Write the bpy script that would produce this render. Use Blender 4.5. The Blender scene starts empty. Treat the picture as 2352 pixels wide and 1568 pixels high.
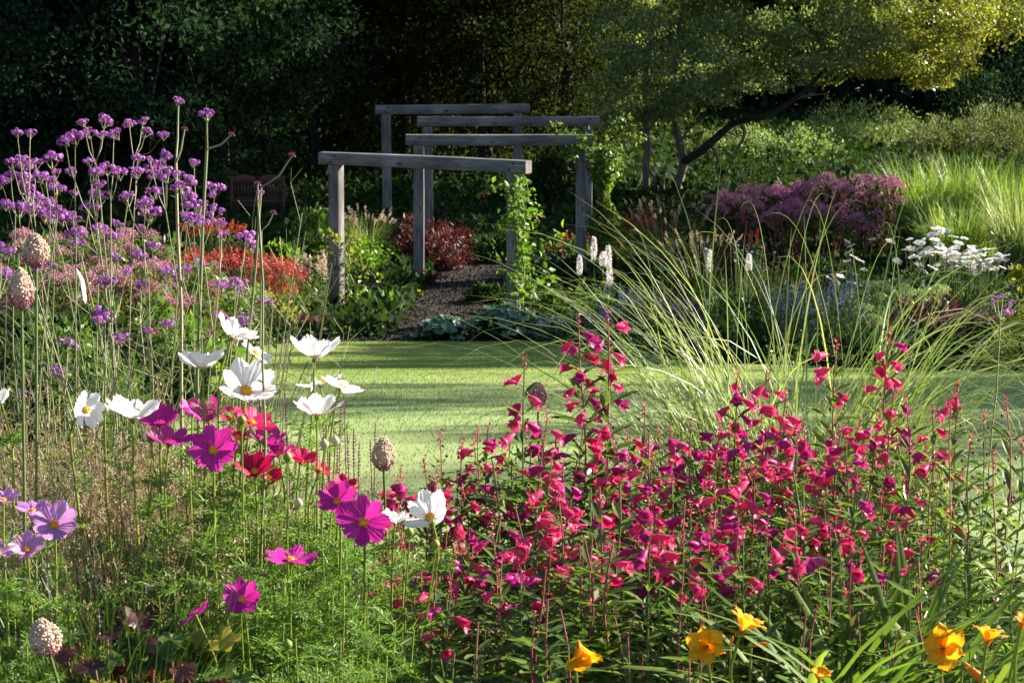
import bpy, math, random
import numpy as np
from mathutils import Vector, Matrix, Quaternion

SC = bpy.context.scene
COL = SC.collection
PI = math.pi
# ------------------------------------------------------------------ camera, light, exposure
EYE = 1.6
LENS = 85.0
F = 2352 * LENS / 36.0                      # focal length in units of a 2352 wide frame
PITCH = math.radians(8.64)
cam_d = bpy.data.cameras.new('camera'); cam = bpy.data.objects.new('camera', cam_d); COL.objects.link(cam)
cam_d.lens = LENS; cam_d.sensor_width = 36; cam_d.clip_start = 0.05; cam_d.clip_end = 4000
cam.location = (0, 0, EYE); cam.rotation_euler = (PI/2 - PITCH, 0, 0)
cam_d.dof.use_dof = True; cam_d.dof.focus_distance = 7.0; cam_d.dof.aperture_fstop = 26
SC.camera = cam

SUN_EL, SUN_AZ = math.radians(26), math.radians(24)      # azimuth measured from +x towards +y (behind the garden)
SUN = np.array([math.cos(SUN_AZ)*math.cos(SUN_EL), math.sin(SUN_AZ)*math.cos(SUN_EL), math.sin(SUN_EL)])
sun_d = bpy.data.lights.new('sun', 'SUN'); sun = bpy.data.objects.new('sun', sun_d); COL.objects.link(sun)
sun_d.energy = 5.0; sun_d.angle = math.radians(0.53); sun_d.color = (1.0, 0.90, 0.74)
sun.location = (30, 10, 25)
sun.rotation_euler = Vector(SUN).to_track_quat('Z', 'Y').to_euler()
W = bpy.data.worlds.new('World'); SC.world = W; W.use_nodes = True
wn = W.node_tree; bgn = wn.nodes['Background']
sky = wn.nodes.new('ShaderNodeTexSky'); sky.sky_type = 'NISHITA'; sky.sun_disc = False
sky.sun_elevation = SUN_EL; sky.sun_rotation = PI/2 - SUN_AZ; sky.altitude = 100
wn.links.new(sky.outputs[0], bgn.inputs[0]); bgn.inputs[1].default_value = 0.05
SC.view_settings.view_transform = 'Standard'; SC.view_settings.look = 'None'
SC.view_settings.exposure = 2.05; SC.view_settings.gamma = 1.0
SC.view_settings.use_curve_mapping = False
cy = SC.cycles
cy.max_bounces = 6; cy.diffuse_bounces = 3; cy.glossy_bounces = 2; cy.transmission_bounces = 3; cy.transparent_max_bounces = 4
cy.use_denoising = True
try: cy.denoiser = 'OPENIMAGEDENOISE'
except Exception: pass
cy.sample_clamp_indirect = 6.0

# ------------------------------------------------------------------ helpers
RNG = np.random.default_rng(7)
def rng(seed): return np.random.default_rng(seed)

def at(px, py, d):
    """point of the garden seen at (px, py) of a 2352 x 1568 frame, d metres out from the viewer"""
    u, v = (px-1176)/F, (784-py)/F
    dx, dy, dz = u, math.cos(PITCH)+v*math.sin(PITCH), -math.sin(PITCH)+v*math.cos(PITCH)
    k = d/dy
    return np.array([dx*k, d, EYE+dz*k])

def ground(x, y):
    y = np.asarray(y, float)
    t = np.clip((y-7)/26.5, 0, 1)
    t = t + 0.02*np.sin(2*PI*t)*-1
    return -3.5*t
def gz(x, y): return float(ground(x, y))
def foot(px, d):
    p = at(px, 784, d); return np.array([p[0], d, gz(p[0], d)])
def height_at(px, py, d):
    p = at(px, py, d); return p[2]-gz(p[0], d)
def upm(d): return F/d*math.cos(PITCH)          # frame units per metre at distance d (about)

def nrm(a):
    a = np.asarray(a, float); return a/np.maximum(np.linalg.norm(a, axis=-1, keepdims=True), 1e-9)

class MB:
    """collects geometry in arrays, linked later as one mesh"""
    def __init__(s): s.v=[]; s.f=[]; s.n=0
    def add(s, V, Fc, mat=0):
        V = np.asarray(V, float).reshape(-1,3); Fc = np.asarray(Fc, int)
        if len(V)==0 or len(Fc)==0: return
        s.v.append(V); s.f.append((Fc+s.n, mat)); s.n += len(V)
    def scatter(s, tv, tf, M, T, mat=0):
        tv=np.asarray(tv,float); tf=np.asarray(tf,int); N=len(T); K=len(tv)
        if N==0: return
        V=np.einsum('nij,kj->nki', M, tv)+np.asarray(T)[:,None,:]
        Fc=(tf[None]+(np.arange(N)*K)[:,None,None]).reshape(-1,tf.shape[1])
        s.add(V.reshape(-1,3), Fc, mat)
    def tube(s, P, R, sides=5, mat=0, cap=True):
        P=np.asarray(P,float); n=len(P); R=np.broadcast_to(np.asarray(R,float),(n,))
        T=np.gradient(P,axis=0); T=nrm(T)
        ref=np.array([0,0,1.]) if abs(T[0][2])<.9 else np.array([1.,0,0])
        X=nrm(np.cross(T,ref)); Y=np.cross(T,X)
        a=np.arange(sides)*2*PI/sides
        V=P[:,None,:]+R[:,None,None]*(np.cos(a)[None,:,None]*X[:,None,:]+np.sin(a)[None,:,None]*Y[:,None,:])
        i=np.arange(n-1)[:,None]*sides; j=np.arange(sides)[None,:]; j2=(j+1)%sides
        Fc=np.stack([i+j,i+j2,i+sides+j2,i+sides+j],-1).reshape(-1,4)
        s.add(V.reshape(-1,3),Fc,mat)
        if cap:
            s.add(np.vstack([V[-1],P[-1]]), [[k,(k+1)%sides,sides] for k in range(sides)], mat)
    def tubes(s, P, R, sides=3, mat=0):
        """P (N,S,3), R (N,S): many thin stems at once"""
        P=np.asarray(P,float); N,S,_=P.shape; R=np.broadcast_to(np.asarray(R,float),(N,S))
        T=nrm(np.gradient(P,axis=1)); ref=np.where(np.abs(T[...,2:3])<.9, np.array([0,0,1.]), np.array([1.,0,0]))
        X=nrm(np.cross(T,ref)); Y=np.cross(T,X)
        a=np.arange(sides)*2*PI/sides
        V=P[:,:,None,:]+R[:,:,None,None]*(np.cos(a)[:,None]*X[:,:,None,:]+np.sin(a)[:,None]*Y[:,:,None,:])
        i=np.arange(N)[:,None,None]*S*sides+np.arange(S-1)[None,:,None]*sides; j=np.arange(sides)[None,None,:]; j2=(j+1)%sides
        s.add(V.reshape(-1,3), np.stack([i+j,i+j2,i+sides+j2,i+sides+j],-1).reshape(-1,4), mat)
    def blades(s, P, Wd, side, mat=0, fold=0.0):
        """P (N,S,3) centre lines, Wd (S,) or (N,S) half widths, side (N,3)"""
        P=np.asarray(P,float); N,S,_=P.shape; Wd=np.broadcast_to(np.asarray(Wd,float),(N,S))
        sd=nrm(side)[:,None,:]
        if fold:
            T=nrm(np.gradient(P,axis=1)); nn=nrm(np.cross(np.broadcast_to(sd,P.shape),T))
            V=np.stack([P-Wd[...,None]*sd+fold*Wd[...,None]*nn, P, P+Wd[...,None]*sd+fold*Wd[...,None]*nn],2); C=3
        else:
            V=np.stack([P-Wd[...,None]*sd, P+Wd[...,None]*sd],2); C=2
        i=np.arange(N)[:,None,None]*S*C+np.arange(S-1)[None,:,None]*C; j=np.arange(C-1)[None,None,:]
        s.add(V.reshape(-1,3), np.stack([i+j,i+j+1,i+C+j+1,i+C+j],-1).reshape(-1,4), mat)
    def box(s, c, size, mat=0, R=None):
        x,y,z=np.array(size)/2
        V=np.array([[a,b,d] for a in(-x,x) for b in(-y,y) for d in(-z,z)])
        if R is not None: V=V@np.asarray(R).T
        s.add(V+np.asarray(c), [[0,1,3,2],[4,6,7,5],[0,4,5,1],[2,3,7,6],[0,2,6,4],[1,5,7,3]], mat)
    def mesh(s, name, mats, smooth=False):
        me=bpy.data.meshes.new(name)
        if s.v:
            V=np.concatenate(s.v); me.vertices.add(len(V)); me.vertices.foreach_set('co',V.astype(np.float32).ravel())
            ls=[]; lt=[]; mi=[]
            for Fc,m in s.f:
                ls.append(Fc.ravel()); lt.append(np.full(len(Fc),Fc.shape[1])); mi.append(np.full(len(Fc),m))
            ls=np.concatenate(ls); lt=np.concatenate(lt); mi=np.concatenate(mi)
            me.loops.add(len(ls)); me.loops.foreach_set('vertex_index',ls.astype(np.int32))
            me.polygons.add(len(lt)); st=np.concatenate([[0],np.cumsum(lt)[:-1]])
            me.polygons.foreach_set('loop_start',st.astype(np.int32)); me.polygons.foreach_set('material_index',mi.astype(np.int32))
            if smooth: me.polygons.foreach_set('use_smooth',np.ones(len(lt),bool))
            me.update(calc_edges=True)
        for m in (mats if isinstance(mats,(list,tuple)) else [mats]): me.materials.append(m)
        return me

def frames(D, U, S=1.0):
    """(N,3,3): template +Y along D, template +Z near U; S scalar, (N,) or (N,3)"""
    D=nrm(D); X=nrm(np.cross(D,U)); Z=np.cross(X,D)
    M=np.stack([X,D,Z],-1)
    S=np.asarray(S,float)
    if S.ndim==0: return M*S
    if S.ndim==1: return M*S[:,None,None]
    return M*S[:,None,:]

def thing(name, label, cat, loc, group=None, rz=0.0, sc=1.0):
    o=bpy.data.objects.new(name,None); COL.objects.link(o); o.empty_display_size=.1
    o.location=[float(c) for c in loc]; o.rotation_euler=(0,0,rz); o.scale=(sc,sc,sc)
    o['label']=label; o['category']=cat
    if group: o['group']=group
    return o
def part(name, me, parent=None, M=None, kind=None, label=None):
    o=bpy.data.objects.new(name,me); COL.objects.link(o)
    if parent is not None: o.parent=parent
    if M is not None: o.matrix_local=Matrix(M) if not isinstance(M,Matrix) else M
    if kind: o['kind']=kind
    if label: o['label']=label
    return o
def struct(name, me, label):
    o=part(name,me,kind='structure'); o['label']=label; return o
def clone(root, loc, rz=0.0, sc=1.0, label=None, group=None):
    r=root.copy(); COL.objects.link(r); r.location=[float(c) for c in loc]; r.rotation_euler=(0,0,rz)
    r.scale=(sc,sc,sc) if np.isscalar(sc) else sc
    if label: r['label']=label
    if group: r['group']=group
    for ch in list(root.children):
        c=ch.copy(); COL.objects.link(c); c.parent=r
        for g in list(ch.children):
            q=g.copy(); COL.objects.link(q); q.parent=c
    return r
def mat4(R, t, s=1.0):
    m=np.eye(4); m[:3,:3]=np.asarray(R)*s; m[:3,3]=t; return Matrix(m.tolist())
def ro(v): return [float(c) for c in v]

# ------------------------------------------------------------------ materials
def newmat(name):
    m=bpy.data.materials.new(name); m.use_nodes=True; nt=m.node_tree; return m, nt, nt.nodes['Principled BSDF'], nt.nodes['Material Output']
def ramp(nt, cols, interp='LINEAR'):
    r=nt.nodes.new('ShaderNodeValToRGB'); cr=r.color_ramp; cr.interpolation=interp
    n=len(cols)
    while len(cr.elements)<n: cr.elements.new(.5)
    for i,c in enumerate(cols):
        cr.elements[i].position=i/max(n-1,1) if interp=='LINEAR' else i/n; cr.elements[i].color=(*c,1)
    return r
def leafmat(name, cols, trans=.35, rough=.45, tcol=(1.5,1.55,.7), spec=.35, patch=None, patch_scale=1.0):
    m,nt,b,out=newmat(name)
    g=nt.nodes.new('ShaderNodeNewGeometry'); r=ramp(nt,cols); oi=nt.nodes.new('ShaderNodeObjectInfo'); ad=nt.nodes.new('ShaderNodeMath'); fr=nt.nodes.new('ShaderNodeMath'); fr.operation='FRACT'
    nt.links.new(g.outputs['Random Per Island'],ad.inputs[0]); nt.links.new(oi.outputs['Random'],ad.inputs[1]); nt.links.new(ad.outputs[0],fr.inputs[0]); nt.links.new(fr.outputs[0],r.inputs[0])
    col=r.outputs[0]
    if patch:
        tc=nt.nodes.new('ShaderNodeTexCoord'); nz=nt.nodes.new('ShaderNodeTexNoise'); nz.inputs['Scale'].default_value=patch_scale; nz.inputs['Detail'].default_value=4
        nt.links.new(tc.outputs['Object'],nz.inputs[0])
        rr=ramp(nt,[(0,0,0),(1,1,1)]); rr.color_ramp.elements[0].position=.42; rr.color_ramp.elements[1].position=.62
        nt.links.new(nz.outputs[0],rr.inputs[0])
        mx=nt.nodes.new('ShaderNodeMix'); mx.data_type='RGBA'; nt.links.new(rr.outputs[0],mx.inputs[0]); nt.links.new(col,mx.inputs[6]); mx.inputs[7].default_value=(*patch,1)
        col=mx.outputs[2]
    nt.links.new(col,b.inputs['Base Color']); b.inputs['Roughness'].default_value=rough; b.inputs['Specular IOR Level'].default_value=spec
    if trans>0:
        t=nt.nodes.new('ShaderNodeBsdfTranslucent'); mu=nt.nodes.new('ShaderNodeMix'); mu.data_type='RGBA'; mu.blend_type='MULTIPLY'; mu.inputs[0].default_value=1
        nt.links.new(col,mu.inputs[6]); mu.inputs[7].default_value=(*tcol,1); nt.links.new(mu.outputs[2],t.inputs[0])
        ms=nt.nodes.new('ShaderNodeMixShader'); ms.inputs[0].default_value=trans
        nt.links.new(b.outputs[0],ms.inputs[1]); nt.links.new(t.outputs[0],ms.inputs[2]); nt.links.new(ms.outputs[0],out.inputs[0])
    return m
def solid(name, c, rough=.6): 
    return leafmat(name,[c,tuple(min(1,x*1.25) for x in c)],trans=0,rough=rough)
def bark(name, c1, c2, scale=6, stretch=(1,1,.15), rough=.85, bump=.5):
    m,nt,b,out=newmat(name)
    tc=nt.nodes.new('ShaderNodeTexCoord'); mp=nt.nodes.new('ShaderNodeMapping'); mp.inputs['Scale'].default_value=stretch
    nz=nt.nodes.new('ShaderNodeTexNoise'); nz.inputs['Scale'].default_value=scale; nz.inputs['Detail'].default_value=8; nz.inputs['Roughness'].default_value=.7
    nt.links.new(tc.outputs['Object'],mp.inputs[0]); nt.links.new(mp.outputs[0],nz.inputs[0])
    r=ramp(nt,[c1,c2]); r.color_ramp.elements[0].position=.3; r.color_ramp.elements[1].position=.72
    nt.links.new(nz.outputs[0],r.inputs[0]); nt.links.new(r.outputs[0],b.inputs['Base Color']); b.inputs['Roughness'].default_value=rough
    bp=nt.nodes.new('ShaderNodeBump'); bp.inputs['Strength'].default_value=bump; bp.inputs['Distance'].default_value=.02
    nt.links.new(nz.outputs[0],bp.inputs['Height']); nt.links.new(bp.outputs[0],b.inputs['Normal'])
    return m
def petalmat(name, c1, c2, trans=.4, rough=.5, tc=(1.1,1.0,1.0), vein=.22):
    m=leafmat(name,[c1,c2],trans=trans,rough=rough,tcol=tc,spec=.2); nt=m.node_tree
    # fine pigment veins that run along the petal
    tcn=nt.nodes.new('ShaderNodeTexCoord'); mp=nt.nodes.new('ShaderNodeMapping'); mp.inputs['Scale'].default_value=(22,1.6,3); nz=nt.nodes.new('ShaderNodeTexNoise'); nz.inputs['Scale'].default_value=1.0; nz.inputs['Detail'].default_value=4
    nt.links.new(tcn.outputs['Object'],mp.inputs[0]); nt.links.new(mp.outputs[0],nz.inputs[0]); r=ramp(nt,[(1-vein*1.4,)*3,(1+vein*.4,)*3]); r.color_ramp.elements[0].position=.3; r.color_ramp.elements[1].position=.7; nt.links.new(nz.outputs[0],r.inputs[0])
    b=nt.nodes['Principled BSDF']; src=b.inputs['Base Color'].links[0].from_socket
    mx=nt.nodes.new('ShaderNodeMix'); mx.data_type='RGBA'; mx.blend_type='MULTIPLY'; mx.inputs[0].default_value=1
    old=[l for l in nt.links if l.from_socket==src]; tos=[l.to_socket for l in old]
    for l in old: nt.links.remove(l)
    nt.links.new(src,mx.inputs[6]); nt.links.new(r.outputs[0],mx.inputs[7])
    for t_ in tos: nt.links.new(mx.outputs[2],t_)
    return m

M={}
M['soil']=bark('soil',(.010,.008,.006),(.03,.022,.015),14,(1,1,1))
M['mulch']=bark('bark_mulch',(.004,.003,.002),(.013,.008,.006),25,(1,1,1))
M['chip']=leafmat('bark_chip',[(.005,.003,.002),(.014,.008,.006),(.05,.026,.02)],trans=0,rough=.95,spec=.05)
M['turf']=bark('turf',(.135,.20,.06),(.205,.255,.09),1.6,(1,1,1),bump=.1)
M['lawn_blade']=leafmat('lawn_blade',[(.15,.225,.065),(.19,.26,.08),(.235,.28,.11)],trans=.4,rough=.7,spec=.15,patch=(.31,.32,.145),patch_scale=.45,tcol=(1.05,1.25,.75))
# trees
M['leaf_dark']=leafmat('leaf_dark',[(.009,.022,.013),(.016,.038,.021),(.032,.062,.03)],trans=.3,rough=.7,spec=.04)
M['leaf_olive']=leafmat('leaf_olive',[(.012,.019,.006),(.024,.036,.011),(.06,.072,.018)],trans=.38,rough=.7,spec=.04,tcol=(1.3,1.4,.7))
M['leaf_maple']=leafmat('leaf_maple',[(.05,.085,.032),(.11,.165,.06),(.19,.235,.09),(.28,.28,.12)],trans=.5,rough=.5,spec=.3,tcol=(1.25,1.4,.75))
M['leaf_yellow']=leafmat('leaf_yellow',[(.06,.10,.025),(.13,.165,.035),(.21,.22,.04),(.28,.25,.045)],trans=.45,rough=.4)
M['leaf_sallow']=leafmat('leaf_sallow',[(.08,.135,.045),(.13,.19,.075),(.18,.23,.11)],trans=.45,rough=.5)
M['leaf_tamarisk']=leafmat('leaf_tamarisk',[(.06,.09,.03),(.09,.12,.042),(.12,.14,.05)],trans=.35,rough=.6)
M['bark_grey']=bark('bark_grey',(.06,.052,.042),(.22,.19,.155),9,(1,1,.3))
M['bark_dark']=bark('bark_dark',(.014,.011,.009),(.042,.034,.027),8,(1,1,.2))
# plants
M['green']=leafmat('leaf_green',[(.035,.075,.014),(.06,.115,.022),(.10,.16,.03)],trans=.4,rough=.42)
M['pen_leaf']=leafmat('penstemon_leaf',[(.04,.085,.016),(.075,.13,.025),(.15,.21,.045)],trans=.42,rough=.42)
M['rose_leaf']=leafmat('rose_leaf',[(.08,.13,.02),(.15,.19,.03),(.24,.22,.05)],trans=.4,rough=.45)
M['green_bright']=leafmat('leaf_bright',[(.06,.13,.015),(.10,.19,.022),(.16,.25,.04)],trans=.45,rough=.42)
M['green_blue']=leafmat('leaf_bluegreen',[(.07,.14,.105),(.10,.18,.14),(.15,.23,.18)],trans=.25,rough=.38)
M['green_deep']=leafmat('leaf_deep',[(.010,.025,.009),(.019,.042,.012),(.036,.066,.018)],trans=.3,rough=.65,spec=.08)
M['green_yellow']=leafmat('leaf_yellowgreen',[(.16,.19,.02),(.25,.26,.03),(.36,.33,.05)],trans=.45,rough=.45)
M['leaf_red']=leafmat('leaf_red',[(.03,.009,.010),(.065,.016,.018),(.12,.045,.035)],trans=.35,rough=.45,tcol=(1.5,1,.9))
M['stem_green']=leafmat('stem_green',[(.08,.13,.03),(.12,.17,.05)],trans=.0,rough=.5)
M['stem_lime']=leafmat('stem_lime',[(.16,.22,.03),(.24,.29,.05)],trans=.25,rough=.5)
M['stem_verbena']=leafmat('stem_verbena',[(.11,.14,.06),(.19,.20,.10),(.26,.24,.14)],trans=.0,rough=.55)
M['stem_pink']=leafmat('stem_reddish',[(.22,.05,.05),(.30,.12,.09)],trans=.0,rough=.5)
M['straw']=leafmat('straw',[(.30,.24,.11),(.40,.33,.17),(.25,.19,.10)],trans=.3,rough=.6,tcol=(1.2,1.1,.8))
M['blade']=leafmat('grass_blade',[(.10,.16,.06),(.17,.225,.095),(.28,.30,.16)],trans=.4,rough=.45,spec=.4)
M['blade_bright']=leafmat('grass_bright',[(.075,.14,.025),(.125,.20,.045),(.22,.28,.085)],trans=.45,rough=.42,spec=.5)
M['blade_dark']=leafmat('grass_dark',[(.018,.036,.010),(.035,.065,.016),(.08,.11,.035)],trans=.35,rough=.45,spec=.5)
M['panicle']=leafmat('panicle',[(.22,.15,.10),(.34,.25,.17),(.48,.38,.28)],trans=.3,rough=.7,tcol=(1.2,1.05,.9))
M['feather_leaf']=leafmat('feather_leaf',[(.065,.135,.025),(.11,.205,.038),(.19,.30,.065)],trans=.42,rough=.5,tcol=(1.35,1.4,.75))
M['daylily_leaf']=leafmat('daylily_leaf',[(.06,.115,.02),(.11,.185,.035),(.20,.26,.06)],trans=.5,rough=.5,spec=.25)
# flowers
M['white']=petalmat('petal_white',(.86,.86,.86),(.90,.90,.89),trans=.45,tc=(1,1,1),vein=.07)
M['magenta']=petalmat('petal_magenta',(.50,.02,.30),(.66,.04,.40),tc=(1.15,.9,1.0))
M['cherry']=petalmat('petal_cherry',(.50,.008,.10),(.64,.015,.16),tc=(1.2,.9,.8))
M['deepred']=petalmat('petal_deepred',(.30,.006,.06),(.42,.01,.09),tc=(1.3,.9,.8))
M['lilac']=petalmat('petal_lilac',(.55,.24,.60),(.66,.34,.70))
M['centre']=solid('flower_centre',(.65,.33,.01),.7)
M['pen']=petalmat('penstemon_pink',(.56,.018,.13),(.80,.10,.28),trans=.4,rough=.45,tc=(1.15,.9,.9))
M['pen2']=petalmat('penstemon_magenta',(.34,.012,.15),(.52,.03,.27),trans=.4,rough=.45)
M['pen_throat']=petalmat('penstemon_throat',(.72,.22,.32),(.80,.40,.48),trans=.4)
M['verb']=leafmat('verbena_floret',[(.24,.065,.32),(.42,.15,.48),(.56,.27,.62)],trans=.3,rough=.5,tcol=(1.1,.9,1.2))
M['verb_dark']=leafmat('verbena_calyx',[(.12,.02,.08),(.22,.04,.13)],trans=.2,rough=.6,tcol=(1.2,.9,1))
M['allium']=leafmat('allium_floret',[(.60,.47,.37),(.72,.60,.46),(.56,.40,.36)],trans=.25,rough=.6,tcol=(1,1,1))
M['allium_red']=leafmat('allium_red',[(.34,.10,.16),(.48,.22,.26)],trans=.25,rough=.6,tcol=(1,1,1))
M['day']=petalmat('daylily_petal',(.82,.38,.008),(.88,.48,.02),trans=.5,tc=(1.1,1.05,.9))
M['day_dark']=petalmat('daylily_bud',(.60,.20,.02),(.70,.28,.03),trans=.3)
M['red_spike']=leafmat('red_spike',[(.27,.02,.03),(.46,.055,.055),(.58,.17,.14)],trans=.3,rough=.6,tcol=(1.2,.9,.8))
M['orange_spike']=leafmat('orange_spike',[(.40,.07,.03),(.55,.13,.06)],trans=.3,rough=.6,tcol=(1.2,.9,.8))
M['eupat']=leafmat('eupatorium_floret',[(.28,.09,.17),(.46,.20,.30),(.60,.36,.42)],trans=.3,rough=.7,tcol=(1.1,1,1))
M['eupat_purple']=leafmat('eupatorium_purple',[(.24,.08,.17),(.36,.14,.25),(.50,.24,.36)],trans=.3,rough=.7,tcol=(1.1,1,1))
M['sedum']=leafmat('sedum_purple',[(.09,.025,.05),(.16,.05,.08),(.24,.09,.12)],trans=.2,rough=.6,tcol=(1.2,1,1))
M['lime']=leafmat('lime_floret',[(.36,.42,.14),(.52,.56,.26),(.62,.62,.38)],trans=.3,rough=.6,tcol=(1,1,.9))
M['sedum_lime']=leafmat('sedum_lime',[(.14,.22,.09),(.24,.32,.15),(.40,.44,.26)],trans=.3,rough=.6)
M['cream']=leafmat('cream_spike',[(.45,.36,.25),(.60,.50,.38)],trans=.3,rough=.7,tcol=(1,1,1))
M['white_spike']=leafmat('white_spike',[(.62,.60,.60),(.78,.76,.76)],trans=.35,rough=.7,tcol=(1,1,1))
M['blue_spike']=leafmat('blue_spike',[(.20,.20,.34),(.32,.31,.47),(.44,.43,.57)],trans=.3,rough=.7,tcol=(1,1,1))
M['purple_spike']=leafmat('purple_spike',[(.14,.03,.16),(.26,.06,.28)],trans=.3,rough=.7,tcol=(1.1,.9,1.1))
M['salvia']=leafmat('salvia_spike',[(.07,.015,.05),(.15,.04,.09),(.20,.08,.12)],trans=.2,rough=.7,tcol=(1.1,.9,1.1))
M['aster']=leafmat('aster_blue',[(.20,.20,.55),(.33,.32,.68)],trans=.3,rough=.6,tcol=(1,1,1))
M['red_dot']=leafmat('red_floret',[(.55,.02,.03),(.68,.06,.06)],trans=.3,rough=.6,tcol=(1.1,.9,.9))
M['silver']=leafmat('silver_stem',[(.22,.24,.22),(.34,.36,.34)],trans=.2,rough=.7,tcol=(1,1,1))
M['nepeta_leaf']=leafmat('grey_leaf',[(.035,.06,.038),(.07,.10,.07)],trans=.3,rough=.6)

# ------------------------------------------------------------------ leaf templates
LEAF_Q=(np.array([[0,0,0],[.5,.42,.06],[0,1,0],[-.5,.42,.06]]), np.array([[0,1,2,3]]))
LEAF_F=(np.array([[0,0,0],[.32,.25,.08],[.5,.5,.12],[.3,.8,.06],[0,1,-.08],[-.3,.8,.06],[-.5,.5,.12],[-.32,.25,.08],[0,.5,0]]),
        np.array([[0,1,2,8],[8,2,3,4],[0,8,6,7],[8,4,5,6]]))
def round_leaf(lobes=0, depth=.2, n=20, cup=.15):
    a=np.linspace(0,2*PI,n,endpoint=False)
    r=1-depth*(.5-.5*np.cos(lobes*a)) if lobes else 1-.25*np.exp(-((a-PI)/.25)**2)
    r=r*(1-.55*np.exp(-(((a+PI)%(2*PI)-PI)/.22)**2)) if lobes else r
    V=np.stack([.5*r*np.sin(a), .5-.5*r*np.cos(a), cup*(r**2)+.03*np.sin(a*5)],-1)
    V=np.vstack([V,[0,.42,0]]); return V, np.array([[i,(i+1)%n,n] for i in range(n)])
ROUND=round_leaf()
PALM=round_leaf(5,.45,40,.08)

def leaf_dirs(r, n, up=.3, spread=1.0):
    d=r.normal(size=(n,3))*spread; d[:,2]+=up; return nrm(d)
def scatter_leaves(mb, r, P, size, width=.5, up=.2, flat=.6, mat=0, tmpl=LEAF_Q, out=None, outw=1.0):
    n=len(P); D=leaf_dirs(r,n,up)
    if out is not None: D=nrm(D+out*outw)
    U=nrm(r.normal(size=(n,3))*(1-flat)+np.array([0,0,1])*flat+1e-3)
    s=size*r.uniform(.5,1.45,n); S=np.stack([s*width,s,s],-1)
    mb.scatter(tmpl[0],tmpl[1],frames(D,U,S),P,mat)

# ------------------------------------------------------------------ ground, lawn, mulch path
def build_ground():
    ys=np.concatenate([np.linspace(-6,2,5),np.linspace(3,60,115),[75,100,150,250,500,1000,2500]])
    xs=np.concatenate([[-1500,-400,-120,-60],np.linspace(-30,30,61),[60,120,400,1500]])
    X,Y=np.meshgrid(xs,ys); Z=ground(X,Y)-.012
    V=np.stack([X,Y,Z],-1).reshape(-1,3); nx=len(xs)
    i=np.arange(len(ys)-1)[:,None]*nx+np.arange(nx-1)[None]
    mb=MB(); mb.add(V,np.stack([i,i+1,i+nx+1,i+nx],-1).reshape(-1,4))
    struct('ground',mb.mesh('ground',M['soil'],True),'dark garden soil under the borders and the wood')
build_ground()

def lawn_edge(y):
    """left and right edge of the lawn at distance y"""
    t=np.clip((y-7)/26.6,0,1)
    left=np.interp(y,[7,12,18,25,30,32,33.2,33.6],[-1.0,-2.1,-2.8,-3.3,-3.5,-3.3,-2.9,-1.6])
    right=np.interp(y,[7,12,17,20,22,26,30,33.2,33.6],[6,6,6,5.2,3.6,1.9,1.1,.5,-.2])
    return left,right
def build_lawn():
    ys=np.linspace(5.8,33.6,80); n=26; V=[]
    for y in ys:
        l,r_=lawn_edge(y)
        for k in range(n):
            x=l+(r_-l)*k/(n-1); V.append((x,y,gz(x,y)+.006))
    i=np.arange(len(ys)-1)[:,None]*n+np.arange(n-1)[None]
    mb=MB(); mb.add(V,np.stack([i,i+1,i+n+1,i+n],-1).reshape(-1,4))
    struct('lawn',mb.mesh('lawn',M['turf'],True),'sunlit mown lawn sloping down to the timber pergola')
    r=rng(11); N=330000
    y=5.8+27.8*r.random(N)**1.2; l,r_=lawn_edge(y); x=l+(r_-l)*r.random(N)
    keep=np.abs(x)<.24*y+.6; x,y=x[keep],y[keep]; N=len(x)
    z=ground(x,y)+.004
    h=r.uniform(.007,.016,N)*(1+.3*(y/30)); w=.0019*(.5+y/11)
    a=r.uniform(0,2*PI,N); lean=r.normal(0,.35,(N,2))*h[:,None]
    V=np.empty((N,3,3)); 
    V[:,0]=np.stack([x-w*np.cos(a),y-w*np.sin(a),z],-1); V[:,1]=np.stack([x+w*np.cos(a),y+w*np.sin(a),z],-1)
    V[:,2]=np.stack([x+lean[:,0],y+lean[:,1],z+h],-1)
    mb=MB(); mb.add(V.reshape(-1,3),np.arange(3*N).reshape(-1,3))
    o=part('lawn_grass',mb.mesh('lawn_grass',M['lawn_blade']),kind='stuff'); o['label']='short mown grass blades covering the lawn'; o['category']='grass'
build_lawn()

def build_path():
    # bark path from the lawn through the pergola arches
    mb=MB(); ys=np.linspace(33.3,45,40); V=[]
    cx=lambda y: np.interp(y,[33.3,36,40,45,50,56],[-1.2,-.95,-.75,-.5,-.8,-1.5])
    for y in ys:
        for k in range(7):
            x=cx(y)+(-1+2*k/6)*np.interp(y,[33.3,35.5,56],[1.7,.72,.62]); V.append((x,y,gz(x,y)-.006+.02*math.sin(k/6*PI)))
    i=np.arange(39)[:,None]*7+np.arange(6)[None]
    mb.add(V,np.stack([i,i+1,i+8,i+7],-1).reshape(-1,4))
    struct('path',mb.mesh('path',M['mulch'],True),'dark bark mulch path leading under the pergola')
    r=rng(5); N=14000; y=33.3+12*r.random(N)**1.3; x=cx(y)+r.uniform(-1,1,N)*np.interp(y,[33.3,35.5,56],[1.75,.78,.66])
    P=np.stack([x,y,ground(x,y)+.01+.02*r.random(N)],-1)
    mb=MB(); scatter_leaves(mb,r,P,.038,.5,up=.0,flat=.5,tmpl=LEAF_Q)
    o=part('bark_chips',mb.mesh('bark_chips',M['chip']),kind='stuff'); o['label']='loose brown bark chips scattered over the path'; o['category']='mulch'
build_path()

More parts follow.
